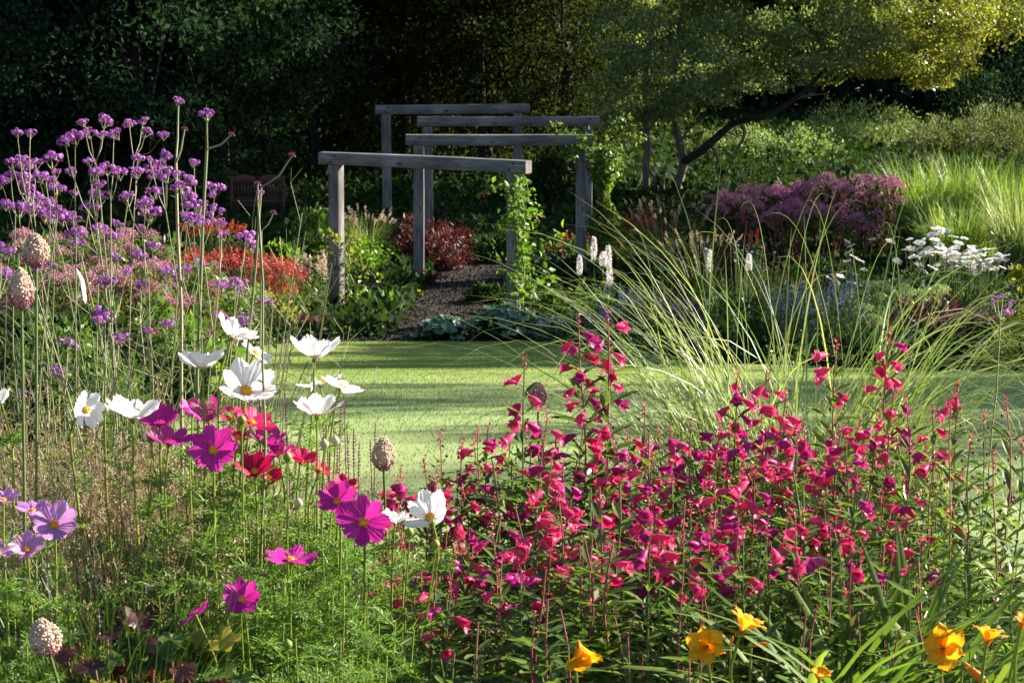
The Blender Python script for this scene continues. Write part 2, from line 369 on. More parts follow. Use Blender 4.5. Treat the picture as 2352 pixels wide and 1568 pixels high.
# ------------------------------------------------------------------ trees
def limb(a, b, r, n=7, wob=.08):
    t=np.linspace(0,1,n)[:,None]; a=np.asarray(a,float); b=np.asarray(b,float)
    L=np.linalg.norm(b-a); P=a+(b-a)*t; P[:,2]+=(.12*L*np.sin(t[:,0]*PI))
    P[1:-1]+=r.normal(0,wob*L/3,(n-2,3)); return P
def ball(r,n,flat=.5):
    d=nrm(r.normal(size=(n,3)))*(r.random(n)**.45)[:,None]; d[:,2]*=flat; return d
def tree_meshes(seed, h, cr, cz0, nclump, per, leaf, mats, trunk_r=.16, droop=-.2, flat=.3, clump_r=.6, width=.55, low=.2):
    """crown and trunk meshes; crown fills an ellipsoid of radius cr from height cz0 to h"""
    r=rng(seed); cm=MB(); tm=MB()
    d=nrm(r.normal(size=(nclump,3))); rad=r.random(nclump)**.38
    c=d*rad[:,None]*np.array([cr,cr,(h-cz0)/2]); c[:,2]+=(h+cz0)/2
    c[:,:2]*=(1+.18*np.sin(5*np.arctan2(c[:,1],c[:,0])+seed))[:,None]
    cl=clump_r*r.uniform(.5,1.35,nclump)
    for k in range(nclump):
        n=int(per*cl[k]/clump_r)
        P=c[k]+ball(r,n,.55)*cl[k]*1.15
        P[:,2]-=.25*(np.linalg.norm(P[:,:2]-c[k,:2],axis=1))
        P=P[P[:,2]>low]
        scatter_leaves(cm,r,P,leaf,width,up=droop,flat=flat,mat=k%len(mats) if len(mats)>1 else 0)
    top=np.array([r.normal(0,.3),r.normal(0,.3),h*.8])
    T=limb((0,0,-.2),top,r,9,.04); tm.tube(T,np.linspace(trunk_r,trunk_r*.2,9),8)
    for k in range(0,nclump,max(1,nclump//46)):
        s=T[r.integers(2,8)]; tm.tube(limb(s,c[k],r,6,.06),np.linspace(trunk_r*.35,.008,6),5,cap=False)
    return cm.mesh('crown',mats), tm.mesh('trunk',M['bark_dark'],True)
def tree(name,label,loc,me,group=None,rz=0,sc=1):
    t=thing(name,label,'tree',loc,group,rz); t.scale=(sc,sc,sc)
    part('crown',me[0],t); part('trunk',me[1],t); return t

WOODG='trees of the dark wood behind the garden'
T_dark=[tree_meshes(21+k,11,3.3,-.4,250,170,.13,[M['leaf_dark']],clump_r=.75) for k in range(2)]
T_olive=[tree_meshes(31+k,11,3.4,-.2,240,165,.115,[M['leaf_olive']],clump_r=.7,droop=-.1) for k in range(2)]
wood=[]
r=rng(3)
# front row: (px, depth, kind, label)
row=[(-40,52,0,'dense dark blue-green tree at the far left edge of the wood'),
 (170,54,1,'dark green tree with drooping boughs behind the tall verbena heads'),
 (330,53,0,'dark blue-green tree behind the two tallest verbena stems'),
 (520,55,1,'broad dark blue-green tree above the wooden bench'),
 (740,60,2,'olive tree standing in deep shade behind the left end of the pergola'),
 (930,62,3,'olive tree in shade directly above the rear pergola beam'),
 (1110,61,2,'olive tree that carries the pale blue nest box'),
 (1290,60,3,'olive tree with sunlit flecks right of the nest box')]
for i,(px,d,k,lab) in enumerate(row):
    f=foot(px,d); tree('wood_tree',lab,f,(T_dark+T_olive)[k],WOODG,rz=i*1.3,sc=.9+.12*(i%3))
n=0
for px in range(-300,1500,150):
    for d in (68,80):
        k=n%4; n+=1
        f=foot(px+r.uniform(-60,60)*1.0,d+r.uniform(-3,3))
        tree('wood_tree','deep shaded tree in the rear rows of the wood',f,(T_dark+T_olive)[k],'rear rows of the wood',rz=n*.9,sc=1.15)
# unseen trees right of the view, placed to shade border, path and lawn
T_shade=T_olive
T_high=[tree_meshes(61,12.5,2.7,7.3,130,150,.12,[M['leaf_olive']],clump_r=.6,low=6.5)]
T_low=[tree_meshes(67,7.3,2.0,5.3,110,150,.12,[M['leaf_olive']],clump_r=.45,low=4.7)]
T_mid=[tree_meshes(63+k,7.4,1.9,4.6,110,130,.11,[M['leaf_olive']],clump_r=.45,low=4.0) for k in range(2)]  # high, mid and low crowns are shaped for where their shade falls
SG='trees along the right side of the garden'
for i,(x,y,s,me) in enumerate([(18.9,21.5,1.15,T_dark[0]),(22.6,28.6,1.1,T_dark[1]),(21.0,18.2,1.2,T_dark[0]),(24.2,23.2,1.25,T_dark[1]),(13.6,45.5,1.0,T_low[0]),(14.5,52.5,.8,T_olive[1]),(13.6,53.0,1.0,T_high[0]),(11.2,31.0,1,T_mid[0]),(11.4,34.6,1.08,T_mid[1]),(11.4,37.0,.98,T_mid[0]),(9.6,28.2,1.0,T_mid[1])]):
    tree('shade_tree','olive tree unseen right of the view, placed for its shade',(x,y,gz(x,y)),me,SG,rz=i*1.7,sc=s)
def far_wood():
    r=rng(99); n=90000; x=r.uniform(-45,45,n); d=r.uniform(86,98,n); z=-3.5+r.random(n)*11
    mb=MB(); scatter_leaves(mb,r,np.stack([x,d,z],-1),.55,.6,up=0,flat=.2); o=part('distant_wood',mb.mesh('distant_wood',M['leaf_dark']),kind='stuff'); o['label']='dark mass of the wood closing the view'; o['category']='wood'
    n=130000; y=33.8+r.random(n)*60; x=(r.random(n)*2-1)*(y*.24+1); z=ground(x,y)+.02+.32*r.random(n)**2*np.clip((y-40)/8,.3,1.3)
    pc=np.interp(y,[33.3,36,40,45,50,56],[-1.2,-.95,-.75,-.5,-.8,-1.5]); k=(np.abs(x-pc)>.66)|(y>45)
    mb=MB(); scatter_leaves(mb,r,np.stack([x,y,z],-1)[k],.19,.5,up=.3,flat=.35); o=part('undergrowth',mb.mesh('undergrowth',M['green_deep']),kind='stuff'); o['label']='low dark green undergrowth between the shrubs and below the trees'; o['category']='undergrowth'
    n=46000; y=6.0+r.random(n)*28; l,_=lawn_edge(y); x=l-.05-r.random(n)*(y*.24+.8+l); k=x<l; y2=19+r.random(n)*15; _,rr=lawn_edge(y2); x2=rr+.05+r.random(n)*(y2*.24+.8-rr); k2=x2>rr
    P=np.concatenate([np.stack([x,y,ground(x,y)],-1)[k],np.stack([x2,y2,ground(x2,y2)],-1)[k2]]); P[:,2]+=.22*r.random(len(P))**1.5
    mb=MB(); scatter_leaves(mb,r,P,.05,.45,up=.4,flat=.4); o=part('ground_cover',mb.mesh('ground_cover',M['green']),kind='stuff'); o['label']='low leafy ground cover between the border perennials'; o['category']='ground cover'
far_wood()

# --- leaning multi-stemmed tree on the right
def maple():
    r=rng(77); d=55; base=foot(1530,d)
    t=thing('maple_tree','multi-stemmed tree with a low bowed limb and fine olive leaves right of the pergola','tree',base)
    def poly(pts,dd,rad,mb):
        P=np.array([at(x,y,q) for (x,y),q in zip(pts,dd)])-base
        s=np.linspace(0,1,len(P)); ss=np.linspace(0,1,len(P)*4)
        Q=np.stack([np.interp(ss,s,P[:,k]) for k in range(3)],-1)
        Q[1:-1]=.25*Q[:-2]+.5*Q[1:-1]+.25*Q[2:]
        mb.tube(Q,np.interp(ss,s,rad),8)
        return Q
    tm=MB()
    poly([(1486,462),(1484,400),(1488,330),(1480,240),(1484,150),(1500,40)],[55,55,55,55,55,55],[.10,.085,.08,.075,.06,.04],tm)
    poly([(1552,470),(1556,430),(1572,370),(1552,290),(1545,230),(1552,120),(1570,0)],[55]*7,[.12,.11,.10,.085,.075,.06,.04],tm)
    tm_m=tm.mesh('trunk',M['bark_grey'],True); part('trunk',tm_m,t)
    lm=MB()
    poly([(1570,372),(1612,346),(1650,312),(1682,284),(1722,272),(1764,266),(1815,235),(1852,206),(1905,150),(1960,80)],[55]+[54.5]*3+[54]*6,[.10,.10,.085,.075,.065,.06,.055,.05,.04,.02],lm)
    part('limb',lm.mesh('limb',M['bark_dark'],True),t,label='low bowed limb reaching right')
    bm=MB()
    for pts in ([(1700,280),(1712,310),(1690,350),(1668,400),(1650,430)],[(1560,330),(1580,300),(1620,260)],[(1490,300),(1510,270),(1530,250)],[(1480,380),(1505,410),(1512,440)],[(1830,225),(1870,218),(1900,215)],[(1630,330),(1650,360),(1640,420)],[(1520,470),(1525,400),(1535,360)]):
        poly(pts,[54.6]*len(pts),np.linspace(.04,.012,len(pts)),bm)
    part('branch',bm.mesh('branch',M['bark_grey'],True),t)
    cm=MB(); cs=[]
    for k in range(250):
        px=r.uniform(1380,2080); lo=np.interp(px,[1380,1480,1600,1800,1900,1960,2080],[320,285,240,200,170,150,130])
        py=lo-abs(r.normal(0,1))*190-15; dd=r.uniform(50.5,58)
        cs.append((at(px,py,dd)-base, r.uniform(.25,.66)))
    for k in range(160):    # upper crown above the frame
        px=r.uniform(1380,2080); cs.append((at(px,r.uniform(-420,-60),r.uniform(51,58))-base, r.uniform(.5,.9)))
    for c,cl in cs:
        n=int(330*(cl/.5)**1.6); P=c+ball(r,n,.42)*cl*1.1
        P[:,2]-=.3*np.linalg.norm(P[:,:2]-c[:2],axis=1)
        scatter_leaves(cm,r,P,.085,.6,up=-.1,flat=.3)
    part('crown',cm.mesh('crown',M['leaf_maple']),t)
    cm=MB()
    for k in range(190):    # the outer boughs have begun to turn yellow
        px=r.uniform(1900,2268); lo=np.interp(px,[1900,1985,2080,2110,2160,2200,2268],[150,175,165,190,195,155,70]); py=lo-abs(r.normal(0,1))*130-8
        c=at(px,py,r.uniform(52.5,56.5))-base; cl=r.uniform(.22,.5); n=int(230*(cl/.5)**1.6); P=c+ball(r,n,.5)*cl*1.1; P[:,2]-=.3*np.linalg.norm(P[:,:2]-c[:2],axis=1)
        scatter_leaves(cm,r,P,.085,.6,up=-.15,flat=.3)
    part('outer_crown',cm.mesh('outer_crown',M['leaf_yellow']),t,label='outer boughs turning yellow-green')
    b3=foot(2330,73); t3=thing('yellow_maple','yellow-green bough entering at the top right corner','tree',b3)
    cm=MB()
    for k in range(70):
        px=r.uniform(2265,2420); py=75-abs(r.normal(0,1))*90-(abs(px-2330))*.1; c=at(px,py,r.uniform(71,75))-b3; P=c+r.normal(0,.3,(130,3)); scatter_leaves(cm,r,P,.105,.6,up=-.2,flat=.3)
    tm=MB(); tm.tube(limb((1.5,1.5,-.2),(1.5,1.5,7),r,8,.02),np.linspace(.12,.04,8),8)
    part('crown',cm.mesh('crown',M['leaf_yellow']),t3); part('trunk',tm.mesh('trunk',M['bark_dark'],True),t3)
maple()

# ------------------------------------------------------------------ generic bushes
def bush_mesh(seed,w,dp,h,n,leaf,mat,width=.5,up=.25,flat=.35,shape='dome',tmpl=LEAF_Q,stems=14,stem_mat=None,lump=.35):
    r=rng(seed); cm=MB(); sm=MB()
    K=max(6,n//90); d=nrm(r.normal(size=(K,3))); d[:,2]=np.abs(d[:,2])
    c=d*(r.random(K)**.4)[:,None]*np.array([w/2,dp/2,h*.92])
    per=n//K
    for k in range(K):
        q=lump*min(w,h)*r.uniform(.4,1.0)
        P=c[k]+r.normal(0,1,(per,3))*q*np.array([.5,.5,.4]); P[:,2]=np.abs(P[:,2]); P=P[P[:,2]<h*1.06]
        out=nrm(P-np.array([0,0,h*.2]))
        scatter_leaves(cm,r,P,leaf,width,up=up,flat=flat,tmpl=tmpl,out=out,outw=.8)
    for k in range(stems):
        e=c[r.integers(K)]; sm.tube(limb((r.normal(0,w*.06),r.normal(0,dp*.06),-.02),e,r,5,.05),np.linspace(.012,.004,5),4,cap=False)
    return cm.mesh('foliage',mat), sm.mesh('stem',stem_mat or M['bark_dark'])
def bush(name,label,cat,px,top,d,wpx,seed,n,leaf,mat,group=None,dp=None,**kw):
    f=foot(px,d); h=max(.1,height_at(px,top,d)); w=wpx/upm(d)
    a,b=bush_mesh(seed,w,dp or w*.8,h,n,leaf,mat,**kw)
    t=thing(name,label,cat,f,group); part('foliage',a,t); part('stem',b,t); return t

# far right shrubs
bush('sallow_bush','pale grey-green feathery bush behind the purple eupatorium','bush',1960,225,70,330,201,9000,.10,M['leaf_sallow'],width=.3,up=.6)
bush('sallow_bush','bright light-green bush under the bowed limb','bush',1790,285,66,330,202,8000,.10,M['leaf_sallow'],width=.4,up=.4)
bush('sallow_bush','pale bush standing behind the trunks of the leaning tree','bush',1640,300,68,240,203,5000,.10,M['leaf_sallow'],width=.4,up=.4)
bush('tamarisk_bush','dark olive wispy bush at the right edge','bush',2290,235,66,260,204,9000,.11,M['leaf_tamarisk'],width=.22,up=1.0)
bush('tamarisk_bush','olive wispy bush left of the darker one at the right edge','bush',2140,270,68,240,205,7000,.11,M['leaf_tamarisk'],width=.22,up=1.0)
bush('holly_bush','dark rounded bush below the yellow tree','bush',2225,130,74,170,206,4500,.11,M['leaf_dark'])
bush('holly_bush','dark bush on the far right skyline of the shrubs','bush',2345,90,80,220,207,4500,.12,M['leaf_dark'])
bush('bramble_bush','dark low bramble mass behind the eupatorium','bush',1720,385,58,420,208,6000,.08,M['green_deep'],up=.1)
bush('bramble_bush','dark low bramble mass between the two grass clumps','bush',1960,380,60,260,209,4000,.08,M['green_deep'],up=.1)
# understorey below the wood
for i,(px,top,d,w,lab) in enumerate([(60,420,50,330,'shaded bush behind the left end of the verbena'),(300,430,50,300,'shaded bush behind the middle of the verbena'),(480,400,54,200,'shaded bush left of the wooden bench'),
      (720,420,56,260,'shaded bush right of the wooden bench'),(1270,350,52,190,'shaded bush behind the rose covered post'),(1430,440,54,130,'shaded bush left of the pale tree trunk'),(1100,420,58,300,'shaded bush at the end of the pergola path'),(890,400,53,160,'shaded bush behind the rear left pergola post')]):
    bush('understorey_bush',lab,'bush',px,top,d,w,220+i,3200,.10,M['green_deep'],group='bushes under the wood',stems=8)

# ------------------------------------------------------------------ pergola
def oak_mat():
    m,nt,b,out=newmat('weathered_oak')
    tc=nt.nodes.new('ShaderNodeTexCoord'); mp=nt.nodes.new('ShaderNodeMapping'); mp.inputs['Scale'].default_value=(1.2,14,14)
    nt.links.new(tc.outputs['Object'],mp.inputs[0])
    nz=nt.nodes.new('ShaderNodeTexNoise'); nz.inputs['Scale'].default_value=2.2; nz.inputs['Detail'].default_value=9; nz.inputs['Roughness'].default_value=.65; nz.inputs['Distortion'].default_value=.6
    nt.links.new(mp.outputs[0],nz.inputs[0])
    r1=ramp(nt,[(.065,.064,.068),(.145,.14,.142),(.29,.275,.262)]); r1.color_ramp.elements[0].position=.28; r1.color_ramp.elements[2].position=.72
    nt.links.new(nz.outputs[0],r1.inputs[0])
    vo=nt.nodes.new('ShaderNodeTexVoronoi'); vo.inputs['Scale'].default_value=1.6; mp2=nt.nodes.new('ShaderNodeMapping'); mp2.inputs['Scale'].default_value=(1,2.2,2.2)
    nt.links.new(tc.outputs['Object'],mp2.inputs[0]); nt.links.new(mp2.outputs[0],vo.inputs[0])
    r2=ramp(nt,[(.16,.14,.12),(1,1,1)]); r2.color_ramp.elements[0].position=.07; r2.color_ramp.elements[1].position=.17; nt.links.new(vo.outputs[0],r2.inputs[0])
    nz2=nt.nodes.new('ShaderNodeTexNoise'); nz2.inputs['Scale'].default_value=1.1; nz2.inputs['Detail'].default_value=3; nt.links.new(tc.outputs['Object'],nz2.inputs[0])
    r3=ramp(nt,[(.62,.60,.60),(1.1,1.1,1.1)]); r3.color_ramp.elements[0].position=.35; r3.color_ramp.elements[1].position=.65; nt.links.new(nz2.outputs[0],r3.inputs[0])
    a=nt.nodes.new('ShaderNodeMix'); a.data_type='RGBA'; a.blend_type='MULTIPLY'; a.inputs[0].default_value=1; nt.links.new(r1.outputs[0],a.inputs[6]); nt.links.new(r2.outputs[0],a.inputs[7])
    c=nt.nodes.new('ShaderNodeMix'); c.data_type='RGBA'; c.blend_type='MULTIPLY'; c.inputs[0].default_value=1; nt.links.new(a.outputs[2],c.inputs[6]); nt.links.new(r3.outputs[0],c.inputs[7])
    nt.links.new(c.outputs[2],b.inputs['Base Color']); b.inputs['Roughness'].default_value=.8; b.inputs['Specular IOR Level'].default_value=.2
    bp=nt.nodes.new('ShaderNodeBump'); bp.inputs['Strength'].default_value=.5; bp.inputs['Distance'].default_value=.012
    nt.links.new(nz.outputs[0],bp.inputs['Height']); nt.links.new(bp.outputs[0],b.inputs['Normal'])
    return m
M['oak']=oak_mat(); M['bolt']=solid('rusty_bolt',(.03,.022,.018),.7)
def timber(L, w, h, seed):
    """squared log along +X with eased corners, slightly uneven"""
    r=rng(seed); n=14; e=.012; mb=MB()
    prof=np.array([[-w/2+e,-h/2],[w/2-e,-h/2],[w/2,-h/2+e],[w/2,h/2-e],[w/2-e,h/2],[-w/2+e,h/2],[-w/2,h/2-e],[-w/2,-h/2+e]])
    xs=np.linspace(0,L,n); V=np.zeros((n,8,3))
    ph=r.uniform(0,6,4)
    for i,x in enumerate(xs):
        V[i,:,0]=x; V[i,:,1]=prof[:,0]*(1+.02*math.sin(x*2+ph[0]))+.006*math.sin(x*1.3+ph[1]); V[i,:,2]=prof[:,1]*(1+.02*math.sin(x*1.7+ph[2]))+.006*math.sin(x*1.1+ph[3])
    i=np.arange(n-1)[:,None]*8; j=np.arange(8)[None]; j2=(j+1)%8
    mb.add(V.reshape(-1,3),np.stack([i+j,i+j2,i+8+j2,i+8+j],-1).reshape(-1,4))
    mb.add(V[0],[list(range(7,-1,-1))]); mb.add(V[-1],[list(range(8))])
    return mb.mesh('timber',M['oak'])
def arch(label, pl, pr, dl, dr, postx, wid=.18, seed=0, tall=None):
    """pl, pr: frame points of the beam's top left and top right corner; postx: x of the posts along the beam in metres from each end"""
    A=at(pl[0],pl[1],dl); B=at(pr[0],pr[1],dr); z=(A[2]+B[2])/2
    d=B-A; d[2]=0; L=np.linalg.norm(d); a=math.atan2(d[1],d[0])
    base=(A+B)/2; base[2]=gz(0,base[1])
    t=thing('pergola_arch',label,'pergola',base,'oak arches of the pergola')
    t.rotation_euler=(0,0,a)
    top=z-base[2]
    part('beam',timber(L,wid*1.0,wid,seed),t,Matrix.Translation((-L/2,0,top-wid/2)))
    for k,x in enumerate(postx):
        for dz in (-.045,.045):
            bm_=MB(); bm_.tube([[0,0,0],[0,-.012,0]],[.02,.017],8); xx=(x-L/2 if x>0 else L/2+x)+dz*.8
            part('bolt',bm_.mesh('bolt',M['bolt']),t,Matrix.Translation((xx,-wid/2-.004,top-wid/2+dz)))
        R=Matrix.Rotation(-PI/2,4,'Y')
        part('post',timber(top-wid+.25,wid*.96,wid*.96,seed+5+k),t,Matrix.Translation((x-L/2 if x>0 else L/2+x,0,-.25))@R)
    return t,L,a,top
arch1=arch('front oak arch with sunlit right faces, nearest to the lawn',(738,347),(1214,371),37.0,35.3,(.26,-.24),.185,11)
arch2=arch('second oak arch from the lawn, its beam reaching to the climber',(932,309),(1362,309),40.6,40.6,(.21,-.20),.18,31)
arch3=arch('third oak arch from the lawn, a plain beam on two posts',(958,270),(1376,266),45.6,45.9,(.20,-.22),.18,51)
arch4=arch('rearmost oak arch, browner and highest in the picture',(862,242),(1216,238),49.6,50.0,(.22,-.25),.19,71)

# ------------------------------------------------------------------ bench, nest box
def bench():
    m=bark('bench_wood',(.05,.02,.017),(.11,.042,.035),10,(3,3,.4))
    f=foot(598,50.5); w=124/upm(50.5)
    t=thing('garden_bench','red-brown slatted wooden bench in the shade under the trees','bench',f,rz=.08)
    def bx(name,c,s):
        mb=MB(); mb.box((0,0,0),s); part(name,mb.mesh(name,m),t,Matrix.Translation(c))
    H=.92; sh=.42
    for sx in (-1,1):
        bx('leg',(sx*(w/2-.03),-.42,sh/2+.09),(.06,.06,sh+.18)); bx('leg',(sx*(w/2-.03),.03,H/2),(.06,.06,H))
        bx('armrest',(sx*(w/2-.03),-.2,sh+.205),(.07,.56,.035))
    for x0,x1 in ((-w/2+.061,-.035),(.035,w/2-.061)):      # curved top rails
        mb=MB(); xs=np.linspace(x0,x1,9); u=(xs-x0)/(x1-x0); top=H-.02+.05*np.sin(u*PI)
        for k in range(8):
            mb.add([[xs[k],.012,H-.16],[xs[k+1],.012,H-.16],[xs[k+1],.012,top[k+1]],[xs[k],.012,top[k]],[xs[k],.048,H-.16],[xs[k+1],.048,H-.16],[xs[k+1],.048,top[k+1]],[xs[k],.048,top[k]]],[[0,1,2,3],[5,4,7,6],[3,2,6,7],[1,0,4,5]])
        part('top_rail',mb.mesh('top_rail',m),t)
        for k in range(7):
            x=x0+(k+.5)*(x1-x0)/7; bx('slat',(x,.03,(H-.16+sh+.06)/2),(.03,.022,H-.16-sh-.06-.004))
        bx('bottom_rail',((x0+x1)/2,.03,sh+.04),(x1-x0,.03,.04))
    bx('leg',(0,.03,H/2-.05),(.06,.06,H-.1))
    for k in range(5): bx('seat_slat',(0,-.42+.085*k,sh),(w-.13,.07,.025))
    bx('apron',(0,-.42,sh-.07),(w-.13,.03,.08))
bench()
def nestbox():
    m=solid('pale_blue_paint',(.22,.42,.48),.6); dk=solid('nest_hole',(.01,.01,.01),.9)
    c=at(1095,183,59.2); t=thing('nest_box','small pale blue nest box on a tree trunk above the pergola','nest box',c-np.array([0,0,.1]))
    mb=MB(); mb.box((0,0,.09),(.17,.13,.18)); part('box',mb.mesh('box',m),t)
    mb=MB(); V=[(-.11,-.09,.185),(0,-.09,.245),(.11,-.09,.185),(-.11,.08,.185),(0,.08,.245),(.11,.08,.185)]
    V=V+[(x,y,z+.016) for x,y,z in V]
    mb.add(V,[[0,1,4,3],[1,2,5,4],[6,9,10,7],[7,10,11,8],[0,6,7,1],[1,7,8,2],[3,4,10,9],[4,5,11,10],[0,3,9,6],[2,8,11,5]]); part('roof',mb.mesh('roof',m),t)
    mb=MB(); a=np.arange(10)*2*PI/10; mb.add(np.vstack([np.stack([.024*np.cos(a),0*a-.068,.12+.024*np.sin(a)],-1),np.stack([.024*np.cos(a),0*a-.0662,.12+.024*np.sin(a)],-1)]),[list(range(10))]); part('entrance_hole',mb.mesh('hole',dk),t)
    mb=MB(); mb.tube(limb((0,.0,-4.2),(0.1,.12,5),rng(1),8,.01),np.linspace(.13,.1,8),8)
    b=foot(1108,59.4); tt=thing('wood_tree','dark tree trunk that carries the nest box','tree',(b[0],b[1]+.15,b[2])); 
    mb=MB(); r=rng(2); mb.tube(limb((0,0,-.2),(.1,.1,8),r,8,.01),np.linspace(.11,.07,8),8); part('trunk',mb.mesh('trunk',M['bark_dark'],True),tt)
    cm=MB(); 
    for k in range(60):
        c2=np.array([r.normal(0.3,1.3),r.normal(0.2,1.),r.uniform(5.2,8.5)]); P=c2+r.normal(0,.4,(90,3)); scatter_leaves(cm,r,P,.11,.55,up=-.1,flat=.3)
    part('crown',cm.mesh('crown',M['leaf_olive']),tt)
nestbox()

# ------------------------------------------------------------------ climbers on the pergola
def climber(name,label,px0,px1,py0,py1,d0,d1,n,leaf,mat,seed,base_px,tips=None,hip=None):
    r=rng(seed); b=foot(base_px,(d0+d1)/2); t=thing(name,label,'climber',b)
    cm=MB(); sm=MB(); Ps=[]
    for k in range(9):
        x=np.cumsum(r.normal(0,(px1-px0)*.12,9))*.5+(px0+px1)/2; y=np.linspace(py1+20,py0,9)
        P=np.array([at(np.clip(xx,px0,px1),yy,r.uniform(d0,d1)) for xx,yy in zip(x,y)])-b; P[0]=[r.normal(0,.05),r.normal(0,.05),-.02]
        sm.tube(P,np.linspace(.012,.004,9),4); Ps.append(P)
    pts=[]
    for k in range(n):
        u=r.random(); py=py0+(py1-py0)*u; c=(px0+px1)/2; w=(px1-px0)/2*(.55+.45*math.sin(u*9+seed))
        pts.append(at(c+r.normal(0,.55)*w,py,r.uniform(d0,d1))-b)
    pts=np.array(pts); scatter_leaves(cm,r,pts,leaf,.62,up=-.2,flat=.25,tmpl=LEAF_F if leaf>.07 else LEAF_Q)
    if tips:
        for poly in tips:
            P=np.array([at(x,y,dd) for x,y,dd in poly])-b; s=np.linspace(0,1,len(P)); ss=np.linspace(0,1,14)
            Q=np.stack([np.interp(ss,s,P[:,q]) for q in range(3)],-1); sm.tube(Q,np.linspace(.008,.003,14),4)
            scatter_leaves(cm,r,np.repeat(Q,min(4,max(2,int(n/220))),0)+r.normal(0,.05,(14*min(4,max(2,int(n/220))),3)),leaf,.62,up=-.2,flat=.25,tmpl=LEAF_F if leaf>.07 else LEAF_Q)
    part('foliage',cm.mesh('foliage',mat),t); part('stem',sm.mesh('stem',M['stem_green']),t)
    if hip:
        hm=MB(); P=np.array([at(x,y,35.0) for x,y in hip])-b; P=np.repeat(P,6,0)+r.normal(0,.04,(len(P)*6,3)); scatter_leaves(hm,r,P,.06,.6)
        part('red_shoots',hm.mesh('red_shoots',M['orange_spike']),t,label='young coppery shoots')
climber('climbing_rose','climbing rose with large light leaves on the right post of the front arch',1165,1232,405,680,34.9,35.5,430,.095,M['green_bright'],301,1195,
    tips=[[(1190,440,35.1),(1160,432,35),(1130,430,35),(1110,440,35)],[(1200,590,35.1),(1240,560,35),(1275,545,35),(1295,535,35)],[(1200,600,35.1),(1230,610,35),(1260,625,35),(1270,650,35)],[(1200,470,35),(1225,490,35),(1240,510,35)],[(1180,480,35),(1160,500,35),(1150,520,35)],[(1185,640,35),(1150,600,35),(1130,560,35)]],
    hip=[(1112,452),(1238,500),(1282,570),(1260,570)])
climber('jasmine_climber','dense dark-green climber covering the right post of the second arch',1348,1428,338,568,40.5,41.3,4600,.075,M['pen_leaf'],302,1385,
    tips=[[(1380,330,40.6),(1440,320,40.6),(1490,318,40.6)],[(1360,312,40.4),(1310,305,40.4),(1280,300,40.4),(1265,285,40.4)],[(1400,290,41),(1420,280,41),(1440,275,41)],[(1360,330,40.4),(1310,345,40.4),(1280,340,40.4)],[(1340,320,40.4),(1320,350,40.4),(1300,360,40.4)]])
climber('young_climber','young yellow-leaved climber at the foot of the left post of the front arch',745,850,550,690,36.6,37.3,120,.08,M['rose_leaf'],303,810,
    tips=[[(810,600,36.8),(845,620,36.8),(862,635,36.8)],[(800,560,36.8),(815,540,36.8),(830,545,36.8)],[(770,560,36.6),(755,540,36.6),(750,530,36.6)]])

# ------------------------------------------------------------------ border plant builders
def arcs(base, az, el, L, droop, S=8, power=1.4):
    """(N,S,3) curved centre lines starting at base, leaving at elevation el and bending down by droop"""
    N=len(az); s=np.linspace(0,1,S); mid=(s[1:]+s[:-1])/2
    e=el[:,None]-droop[:,None]*mid[None]**power
    st=L[:,None]/(S-1)
    dx=np.cos(e)*st; dz=np.sin(e)*st
    P=np.zeros((N,S,3)); hx=np.cumsum(dx,1); hz=np.cumsum(dz,1)
    P[:,1:,0]=hx*np.cos(az)[:,None]; P[:,1:,1]=hx*np.sin(az)[:,None]; P[:,1:,2]=hz
    return P+np.asarray(base)[:,None,:]
def grass_part(mb, r, n, spread, L, el=(1.0,1.5), droop=(.4,1.4), w=.004, mat=0, S=7, az=None, power=1.4):
    b=np.zeros((n,3)); a0=r.uniform(0,2*PI,n); rr=spread*np.sqrt(r.random(n)); b[:,0]=rr*np.cos(a0); b[:,1]=rr*np.sin(a0); b[:,2]=-.01
    a=a0+r.normal(0,.7,n) if az is None else az
    LL=L*r.uniform(.6,1.1,n); P=arcs(b,a,r.uniform(*el,n),LL,r.uniform(*droop,n),S,power)
    prof=np.interp(np.linspace(0,1,S),[0,.15,.6,1],[.7,1,.75,.06])
    mb.blades(P,w*prof[None]*r.uniform(.7,1.2,n)[:,None],np.stack([-np.sin(a)+r.normal(0,.35,n),np.cos(a)+r.normal(0,.35,n),r.normal(0,.2,n)],-1),mat)
    return P
def spike_geo(mb, r, tops, dirs, ln, w, mat, dens=22):
    """flower spikes: a thin core with small florets round it, narrowing to the tip"""
    N=len(tops)
    for k in range(N):
        l=ln*r.uniform(.7,1.25); n=dens; u=r.random(n)
        P=tops[k]+dirs[k]*(u[:,None]*l)+r.normal(0,1,(n,3))*(w*.38*(1-.7*u))[:,None]
        D=nrm(r.normal(size=(n,3))+dirs[k]*.8); s=w*r.uniform(.6,1.1,n)
        mb.scatter(LEAF_Q[0],LEAF_Q[1],frames(D,r.normal(size=(n,3)),np.stack([s*.7,s*1.1,s],-1)),P,mat)
